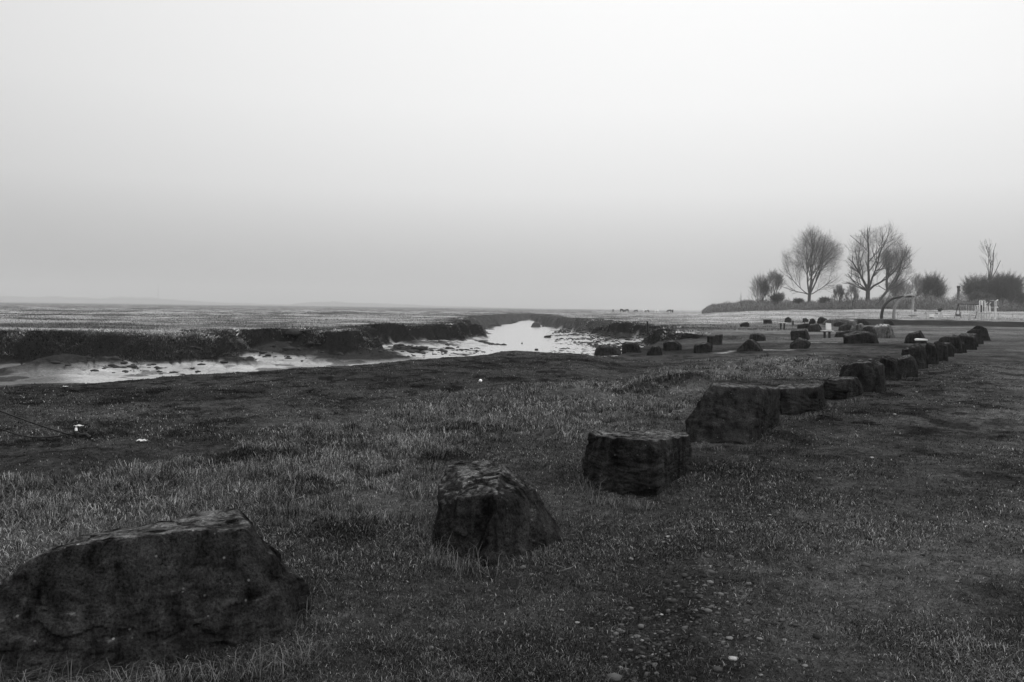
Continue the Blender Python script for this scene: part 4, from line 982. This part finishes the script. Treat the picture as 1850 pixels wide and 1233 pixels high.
# litter
def litter(px, py, wpx, hpx, label, seed):
    x, y, z = hit(px, py); s = y / F; rg = np.random.default_rng(seed); n = 9
    bm = bmesh.new()
    gx = 7; gy = 4; g = [[bm.verts.new(((i / (gx-1) - .5) * wpx * s, (j / (gy-1) - .5) * wpx * s * .5 * (1 - .5 * abs(i/(gx-1) - .4)), rg.uniform(0, hpx * s))) for i in range(gx)] for j in range(gy)]
    for j in range(gy - 1):
        for i in range(gx - 1): bm.faces.new((g[j][i], g[j][i+1], g[j+1][i+1], g[j+1][i]))
    r_ = bmesh.ops.solidify(bm, geom=bm.faces[:], thickness=.004)
    me = bpy.data.meshes.new('litter_scrap'); bm.to_mesh(me); bm.free()
    o = add('litter_scrap', me, M_WHITE, None, (x, y, z + .02)); tag(o, label, 'litter', 'pale scraps on the dark grass'); return o
litter(142, 774, 17, 3, 'white crumpled scrap beyond the stake', 1)
litter(256, 801, 19, 4, 'white scrap in a grassy dip right of the stake', 2)
litter(118, 701, 9, 1.5, 'thin pale scrap at the creek edge above the stake', 3)
x, y, z = hit(868, 692); v, f = ico(3); me = mesh_np('ball', v * .034 * 1.1, f.ravel(), np.full(len(f), 3)); smooth(me)
tag(add('ball', me, M_WHITE, None, (x, y, z + .045)), 'small white ball alone on the dark turf near the water', 'ball')

# dead weeds
def weed(px, py, hpx, n, label, seed, mat=M_DARK):
    rg = np.random.default_rng(seed); x, y, z = hit(px, py); s = y / F; h = hpx * s
    w_ = empty('dead_weed', (x, y, z)); tag(w_, label, 'weed', 'dead weed stems')
    for k in range(n):
        mb = MB(); tw = mb
        ox = rg.normal(0, .04); oy = rg.normal(0, .05); lx = rg.normal(0, .18); ly = rg.normal(0, .15); hh = h * rg.uniform(.6, 1.0)
        p = [(ox + lx * hh * t * t + .01 * math.sin(t * 9 + k), oy + ly * hh * t * t, hh * t - .03) for t in np.linspace(0, 1, 7)]
        mb.tube(p, [.0028 - .0018 * t for t in np.linspace(0, 1, 7)], 4)
        for t in (3, 4, 5):
            q = Vector(p[t]); tw.tube([q, q + Vector((rg.uniform(-.05, .05), rg.uniform(-.04, .04), .06))], [.0013, .0007], 3)
        mb.build('stem', mat, w_)
weed(213, 945, 85, 5, 'tall dark dead stems behind the huge boulder, left clump', 1)
weed(236, 948, 75, 4, 'dark dead stems behind the huge boulder, right clump', 2)
weed(938, 1072, 36, 2, 'two short dark twigs sticking up in front of the wedge-shaped boulder', 3)
weed(1365, 1070, 38, 2, 'bent dark twig beside the gravel patch', 4)
weed(838, 770, 38, 3, 'thin pale dead stems in mid field', 5, M_WOOD)
weed(1222, 684, 30, 3, 'thin dead stems above the mossy mounds', 6)
# fallen stick
x, y, z = hit(1025, 1035); s = y / F
st = MB().tube([(-.07, .0, .0), (-.02, 0, .015), (.03, .01, .03), (.07, .02, .06)], [.003, .004, .003, .001], 6).tube([(-.0, 0, .02), (-.05, .03, .03), (-.12, .06, .045)], [.003, .002, .001], 5).build('fallen_stick', M_STONE[0], None, (x, y, z)); tag(st, 'pale forked stick lying in front of the wedge-shaped boulder', 'stick')

# ------------------------------------------------------------------ playground
PD = 130.0; pu = PD / F
def pg(px, py, d=PD):
    return Vector(V(px, py, d))
def pgz(px, d=PD):
    q = V(px, 577, d); return h1(q[0], d)
def root_at(name, px, label, cat, group=None, d=PD):
    q = V(px, 577, d); o = empty(name, (q[0], d, h1(q[0], d))); tag(o, label, cat, group); return o
def loc(o, px, py, dy=0, d=PD):
    q = Vector(V(px, py, d + dy)) - Vector(o.location); return tuple(q)
# curved pole swing
for pts, mat, lb, rr in (([(1592.5, 580), (1593.4, 565), (1599, 551), (1611, 541), (1626, 537), (1647, 535.5)], M_DARK, 'dark curved pole arching right from the grass', .17), ([(1615, 580), (1615.4, 562), (1621, 547.5), (1631, 538), (1641, 534.3), (1652, 535.4)], plain('faded_grey_paint', .20), 'pale grey curved pole arching right beside the dark one', .17)):
    o = root_at('curved_pole', pts[0][0], lb, 'pole', 'curved poles of the basket swing', 112)
    P_ = [Vector(loc(o, a, b, 0, 112)) for a, b in pts]; cc = []
    for i in range(len(P_) - 1):
        p0, p1, p2, p3 = P_[max(i-1, 0)], P_[i], P_[i+1], P_[min(i+2, len(P_)-1)]
        for k in range(6):
            t = k / 6; cc.append(.5 * ((2*p1) + (p2-p0)*t + (2*p0-5*p1+4*p2-p3)*t*t + (-p0+3*p1-3*p2+p3)*t**3))
    cc.append(P_[-1]); n_ = len(cc)
    MB().tube(cc, [rr * (1.25 - .4 * i / n_) for i in range(n_)], 10).build('curved_shaft', mat, o, sm=True)
    MB().quadbox((0, 0, .02), (.7, .7, .12)).build('foot_plate', mat, o)
bs = root_at('basket_swing', 1651, 'round basket swing hanging by ropes from the curved pole tips', 'swing', None, 112)
tp = Vector(loc(bs, 1650, 536, 0, 112)); bz = .55
ring = [(tp.x + .5 * math.cos(t), tp.y + .5 * math.sin(t), bz) for t in np.linspace(0, 2 * math.pi, 17)]
MB().tube(ring, .05, 6).build('basket_rim', M_DARK, bs)
MB().tube([(tp.x, tp.y, bz - .06), (tp.x, tp.y, bz - .03)], [.3, .47], 14).build('basket_net', M_DARK, bs)
rp = MB()
for k in range(4): rp.tube([ring[k * 4], tuple(tp)], .022, 4)
rp.build('rope', M_GREYP, bs)
# climbing tower with slide
ct = root_at('climbing_tower', 1783, 'grey metal climbing tower with slide, hoops and pale climbing panel', 'playground tower')
def post(px, top, r_=.06, dy=0, mat=M_METAL, nm='post'):
    a = Vector(loc(ct, px, 582, dy)); b = Vector(loc(ct, px, top, dy)); a.z = -.1
    MB().tube([a, b], r_, 8).build(nm, mat, ct)
for px, tp_, dy in ((1770, 544, 0), (1773.5, 543, 1.2), (1779.5, 545, 0), (1782.5, 553, 1.2), (1788, 552, 0), (1788.5, 553, 1.3), (1766.5, 552, .3)): post(px, tp_, .085, dy)
for px0, px1, tp_, dy in ((1769.5, 1775, 543, 0), (1775.5, 1780, 543.3, .6), (1780.5, 1784.5, 552.5, 0)):
    a = Vector(loc(ct, px0, 556, dy)); b = Vector(loc(ct, px0, tp_ + 1, dy)); c_ = Vector(loc(ct, (px0+px1)/2, tp_ - .3, dy)); d_ = Vector(loc(ct, px1, tp_ + 1, dy)); e = Vector(loc(ct, px1, 566, dy))
    MB().tube([a, b, c_, d_, e], .045, 6).build('hoop', M_METAL, ct)
for px0, px1, y_, hh in ((1769, 1789, 567, 3), (1781, 1789, 565.5, 1.5)):
    a = Vector(loc(ct, px0, y_)); b = Vector(loc(ct, px1, y_)); MB().quadbox(((a.x+b.x)/2, .6, a.z), (b.x-a.x, 1.5, hh * pu * .5)).build('platform', M_GREYP, ct)
for a_, b_ in (((1781, 550.5), (1784.5, 546.2)), ((1787, 550.5), (1790.5, 546.5))):
    MB().tube([loc(ct, *a_, .0), loc(ct, *b_, .0)], .06, 6).build('handrail', M_PALEP, ct)
a = Vector(loc(ct, 1776.5, 556)); MB().quadbox((a.x, .7, a.z - .2), (4.5 * pu, .05, 13 * pu)).build('side_panel', M_DARK, ct)
a = Vector(loc(ct, 1784.5, 559)); MB().quadbox((a.x, .8, a.z), (4 * pu, .05, 8 * pu)).build('side_panel', M_DARK, ct)
# pale climbing wall with a hole
a = Vector(loc(ct, 1796, 581)); b = Vector(loc(ct, 1801, 543.5)); cw = MB()
H_ = b.z; hole0, hole1 = Vector(loc(ct, 1798, 553)).z, Vector(loc(ct, 1798, 545.5)).z; wd = b.x - a.x; xm = (a.x + b.x) / 2
cw.quadbox((xm, 0, (hole0 - .1) / 2 - .05), (wd, .12, hole0 + .1 - .0)).quadbox((a.x + wd * .14, 0, (hole0 + hole1) / 2), (wd * .28, .12, hole1 - hole0 - .004)).quadbox((b.x - wd * .14, 0, (hole0 + hole1) / 2), (wd * .28, .12, hole1 - hole0 - .004)).quadbox((xm, 0, (hole1 + H_) / 2), (wd, .12, H_ - hole1))
cw.build('climbing_panel', M_PALEP, ct)
for q in ((1800.5, 543.5, 1803, 542.2), (1801, 555.5, 1803.2, 555.5), (1797, 577, 1798.5, 574)): MB().tube([loc(ct, q[0], q[1], -.1), loc(ct, q[2], q[3], -.1)], .07, 6).build('climbing_hold', M_WHITE, ct)
MB().tube([loc(ct, 1788.5, 543.5), loc(ct, 1796, 543.5)], .05, 6).build('cross_bar', M_GREYP, ct)
MB().tube([loc(ct, 1788.5, 556), loc(ct, 1796, 556)], .04, 6).build('cross_bar', M_GREYP, ct)
sl = MB(); q0 = Vector(loc(ct, 1768, 561)); q1 = Vector(loc(ct, 1764.5, 561.3)); q2 = Vector(loc(ct, 1751, 572)); q3 = Vector(loc(ct, 1748, 573.6))
for dy in (-.3, .3): sl.tube([q + Vector((0, dy, .12)) for q in (q0, q1, q2, q3)], .05, 6)
for aa, bb in ((q0, q1), (q1, q2), (q2, q3)):
    m = (aa + bb) / 2; dv = bb - aa; rot = Matrix.Rotation(-math.atan2(dv.z, dv.x), 3, 'Y'); sl.quadbox(m, (dv.length, .56, .04), rot)
sl.build('slide', M_GREYP, ct)
MB().tube([loc(ct, 1762.5, 561), loc(ct, 1763.5, 552.3), loc(ct, 1768.5, 552)], .05, 6).build('slide_rail', M_METAL, ct)
MB().tube([loc(ct, 1751, 579), loc(ct, 1751, 572)], .06, 6).build('slide_leg', M_METAL, ct)
# swing frame behind
sf = root_at('swing_frame', 1750, 'dark swing frame with long crossbar left of the climbing tower', 'swing', None, 138)
L_ = lambda px, py, dy=0: loc(sf, px, py, dy, 138)
MB().tube([L_(1731, 549.5), L_(1770, 550.5)], .07, 8).build('crossbar', M_DARK, sf)
for px in (1731.5, 1769):
    t_ = Vector(L_(px, 550)); MB().tube([(t_.x, t_.y - 1.1, -.05), tuple(t_), (t_.x, t_.y + 1.1, -.05)], .06, 6).build('leg', M_DARK, sf)
for px in (1748.5, 1759):
    t_ = Vector(L_(px + .0, 550)); s_ = .6
    MB().tube([(t_.x - .22, t_.y, t_.z), (t_.x - .22, t_.y, s_)], .018, 4).tube([(t_.x + .22, t_.y, t_.z), (t_.x + .22, t_.y, s_)], .018, 4).build('chain', M_METAL, sf)
    MB().quadbox((t_.x, t_.y, s_), (.5, .25, .06)).build('swing_seat', M_BLACK, sf)
# seesaw and bin
ss = root_at('seesaw', 1681, 'seesaw with a long thin pale beam inside the railings', 'seesaw', None, 134)
MB().quadbox((0, 0, .78), (26 * pu, .12, .07)).build('beam', M_GREYP, ss)
MB().tube([(0, -.2, -.05), (0, 0, .76)], [.09, .06], 8).tube([(0, .2, -.05), (0, 0, .76)], [.09, .06], 8).build('pivot', M_DARK, ss)
for s_ in (-1, 1): MB().quadbox((s_ * 11 * pu, 0, .84), (.35, .25, .05)).tube([(s_ * 9.4 * pu, -.15, 1.05), (s_ * 9.4 * pu, .15, 1.05)], .02, 6).quadbox((s_ * 9.4 * pu, 0, .93), (.03, .03, .26)).build('seat', M_DARK, ss)
wb = root_at('notice_box', 1683.2, 'bright white box sign in front of the seesaw', 'sign', None, 124)
MB().quadbox((0, 0, .50), (.66, .12, .50)).build('sign_panel', M_WHITE, wb)
MB().quadbox((0, .02, .2), (.5, .05, .12)).quadbox((-.25, .07, .25), (.06, .06, .6)).quadbox((.25, .07, .25), (.06, .06, .6)).build('frame', M_BLACK, wb)
# spring rider
sp = root_at('spring_rider', 1731, 'dark spring rider left of the swing frame', 'play equipment', None, 132)
coil = [(.14 * math.cos(t), .14 * math.sin(t), .02 + t * .012) for t in np.linspace(0, 25, 60)]
MB().tube(coil, .03, 5).build('spring', M_METAL, sp)
MB().quadbox((0, 0, .55), (.8, .1, .35)).quadbox((.3, 0, .85), (.25, .1, .4), Matrix.Rotation(.3, 3, 'Y')).quadbox((-.3, 0, .78), (.12, .24, .2)).build('body', M_DARK, sp)
MB().tube([(.25, -.22, .95), (.25, .22, .95)], .025, 6).build('handle', M_METAL, sp)
# railings: a run of panels
fx0 = V(1539, 577, 108); fx1 = V(1890, 577, 108)
rf = empty('railing_fence', (fx0[0], 112.0, h1(fx0[0], 112.0))); tag(rf, 'low grey metal railing with thin bars round the playground', 'fence')
Lf = fx1[0] - fx0[0]; N_ = 13; xs_ = [Lf * i / N_ for i in range(N_ + 1)]
zg = [h1(fx0[0] + a, 112.0) - rf.location.z for a in xs_]
for i in range(N_ + 1): MB().quadbox((xs_[i], 0, zg[i] + .5), (.06, .06, 1.12)).build('post', M_GREYP, rf)
rl = MB(); rl2 = MB(); pk = MB()
for i in range(N_):
    for mbx, hh in ((rl, 1.0), (rl2, .14)): mbx.tube([(xs_[i], 0, zg[i] + hh), (xs_[i+1], 0, zg[i+1] + hh)], .016, 4)
    m = 16
    for k in range(1, m):
        t = k / m; xx = xs_[i] + (xs_[i+1] - xs_[i]) * t; z_ = zg[i] + (zg[i+1] - zg[i]) * t; pk.quadbox((xx, 0, z_ + .57), (.012, .012, .86))
rl.build('rail', M_GREYP, rf); rl2.build('rail', M_GREYP, rf); pk.build('infill_bars', M_GREYP, rf)
# chimney stack
cx_, cy_, _ = tbase(1730.4, 245); zt = EYE + (557.4 + (1730 - 925) * .0122 - 517.5) * 245 / F; zb = h1(cx_, cy_)
ch = empty('brick_chimney', (cx_, cy_, zb)); tag(ch, 'dark round chimney with a wider cap rising behind the hedge', 'chimney')
hh = zt - zb
MB().tube([(0, 0, -.2), (0, 0, hh * .9)], [.42, .36], 16).build('stack', plain('sooty_brick', .06, .9, .3, 6), ch, sm=False)
MB().tube([(0, 0, hh * .9), (0, 0, hh * .93), (0, 0, hh)], [.38, .5, .48], 16).build('cap', plain('sooty_cap', .045, .9, .3, 6), ch)
MB().quadbox((.52, 0, hh * .82), (.12, .12, .7)).build('bracket', M_DARK, ch)
# two thin white posts right of the playground
for px, tp_, lb in ((1816.5, 571.5, 'shorter white post standing right of the climbing tower'), (1837.5, 569, 'taller white post near the right edge')):
    o = root_at('marker_post', px, lb, 'post', 'white posts by the playground', 118)
    t_ = Vector(loc(o, px, tp_, 0, 118)); MB().tube([(0, 0, -.1), (0, 0, t_.z)], .045, 8).build('post_shaft', M_PALEP, o); MB().tube([(0, 0, t_.z), (0, 0, t_.z + .04)], [.06, .03], 8).build('cap', M_PALEP, o)
# tall mast on the far shore
mx, my, _ = V(286, 545, 4450); ms = empty('lattice_mast', (mx, my, 2.0)); tag(ms, 'very faint tall lattice mast on the hazy far shore', 'mast')
mh = 34 * 4450 / F; lt = MB()
for sx, sy in ((-1, -1), (1, -1), (1, 1), (-1, 1)): lt.tube([(sx * 4, sy * 4, -2), (sx * .8, sy * .8, mh)], [.5, .3], 4)
lt.build('leg_frame', M_DARK, ms)
br = MB()
for k in range(7):
    f0 = k / 7; f1 = (k + 1) / 7; w0 = 4 - 3.2 * f0; w1 = 4 - 3.2 * f1
    br.tube([(-w0, -w0, mh * f0), (w1, -w1, mh * f1)], .25, 4).tube([(w0, -w0, mh * f0), (-w1, -w1, mh * f1)], .25, 4).tube([(-w0 * 1.3, 0, mh * f1), (w0 * 1.3, 0, mh * f1)], .25, 4)
br.build('bracing', M_DARK, ms)

# ------------------------------------------------------------------ grazing cattle far out on the marsh
def cow_mesh():
    v = [(-.85, 0, 1.25), (-.4, 0, 1.22), (.1, 0, 1.2), (.6, 0, 1.25), (.95, 0, 1.15), (1.2, 0, .75), (1.35, 0, .35), (1.45, 0, .15),
         (-.8, .22, .85), (-.85, .22, .45), (-.8, .22, .03), (-.8, -.22, .85), (-.7, -.22, .45), (-.65, -.22, .03),
         (.6, .2, .85), (.6, .2, .45), (.6, .2, .03), (.6, -.2, .85), (.75, -.2, .45), (.7, -.2, .03), (-1.05, 0, 1.2), (-1.1, 0, .7)]
    r = [.34, .4, .42, .38, .26, .18, .17, .11, .17, .09, .07, .17, .09, .07, .15, .09, .07, .15, .09, .07, .06, .03]
    e = [(1,0),(1,2),(2,3),(3,4),(4,5),(5,6),(6,7),(0,8),(8,9),(9,10),(0,11),(11,12),(12,13),(3,14),(14,15),(15,16),(3,17),(17,18),(18,19),(0,20),(20,21)]
    me = bpy.data.meshes.new('cow_base'); me.from_pydata(v, e, []); o = bpy.data.objects.new('cow_tmp', me); col.objects.link(o)
    m = o.modifiers.new('skin', 'SKIN')
    for i, q in enumerate(me.skin_vertices[0].data): q.radius = (r[i], r[i]); q.use_root = (i == 1)
    o.modifiers.new('sub', 'SUBSURF').levels = 1
    dg = bpy.context.evaluated_depsgraph_get(); out_ = bpy.data.meshes.new_from_object(o.evaluated_get(dg)); out_.name = 'cow'
    bpy.data.objects.remove(o); bpy.data.meshes.remove(me); smooth(out_); return out_
cow_me = cow_mesh(); M_COWD = plain('dark_hide', .035, .8, .3, 3); M_COWW = plain('white_hide', .75, .8, .1, 3)
cow_wh = cow_me.copy(); cow_me.materials.append(M_COWD); cow_wh.materials.append(M_COWW)
for px, py, rz, wh, sc_, lb in ((1107.5, 565, 1.5, 0, .9, 'far dark grazing cow seen end on, leftmost of the herd'), (1123.5, 566.5, .5, 0, 1.15, 'dark cow turned half away beside another dark one'), (1132, 566.5, 3.0, 0, 1.1, 'dark cow with its head to the left, touching the half-turned one'),
                       (1149, 566.2, 3.3, 0, .9, 'faint dark cow just left of a white one'), (1165, 565.8, .1, 1, 1.1, 'white grazing cow facing right among dark ones'), (1169, 566.5, .3, 0, .9, 'dark cow standing against the right side of a white one'), (1186, 567, .2, 1, 1.05, 'white grazing cow on its own, nearer the scrub bank'), (1209, 567, 3.0, 0, 1.05, 'dark cow second from the right of the herd'), (1215, 567.3, 1.2, 0, 1.0, 'dark cow at the right end of the herd')):
    d = 430.0; q = V(px, py, d); o = bpy.data.objects.new('cow', cow_wh if wh else cow_me); col.objects.link(o)
    o.location = (q[0], d, h1(q[0], d)); o.rotation_euler = (0, 0, rz); o.scale = (sc_,) * 3
    tag(o, lb, 'cow', 'cattle grazing far out on the marsh')

# ------------------------------------------------------------------ haze
hz = MB().quadbox((0, 2450, 58), (10600, 5500, 122)).build('haze', None)
me = hz.data
hm = bpy.data.materials.new('haze_air'); hm.use_nodes = True; n = hm.node_tree; n.nodes.clear()
o_ = n.nodes.new('ShaderNodeOutputMaterial'); pv = n.nodes.new('ShaderNodeVolumePrincipled')
pv.inputs['Color'].default_value = (.70, .70, .70, 1); pv.inputs['Density'].default_value = .00038; pv.inputs['Anisotropy'].default_value = .2
n.links.new(pv.outputs[0], o_.inputs['Volume']); me.materials.append(hm)
tag(hz, 'thin grey winter haze over the marsh', 'haze', kind='stuff')
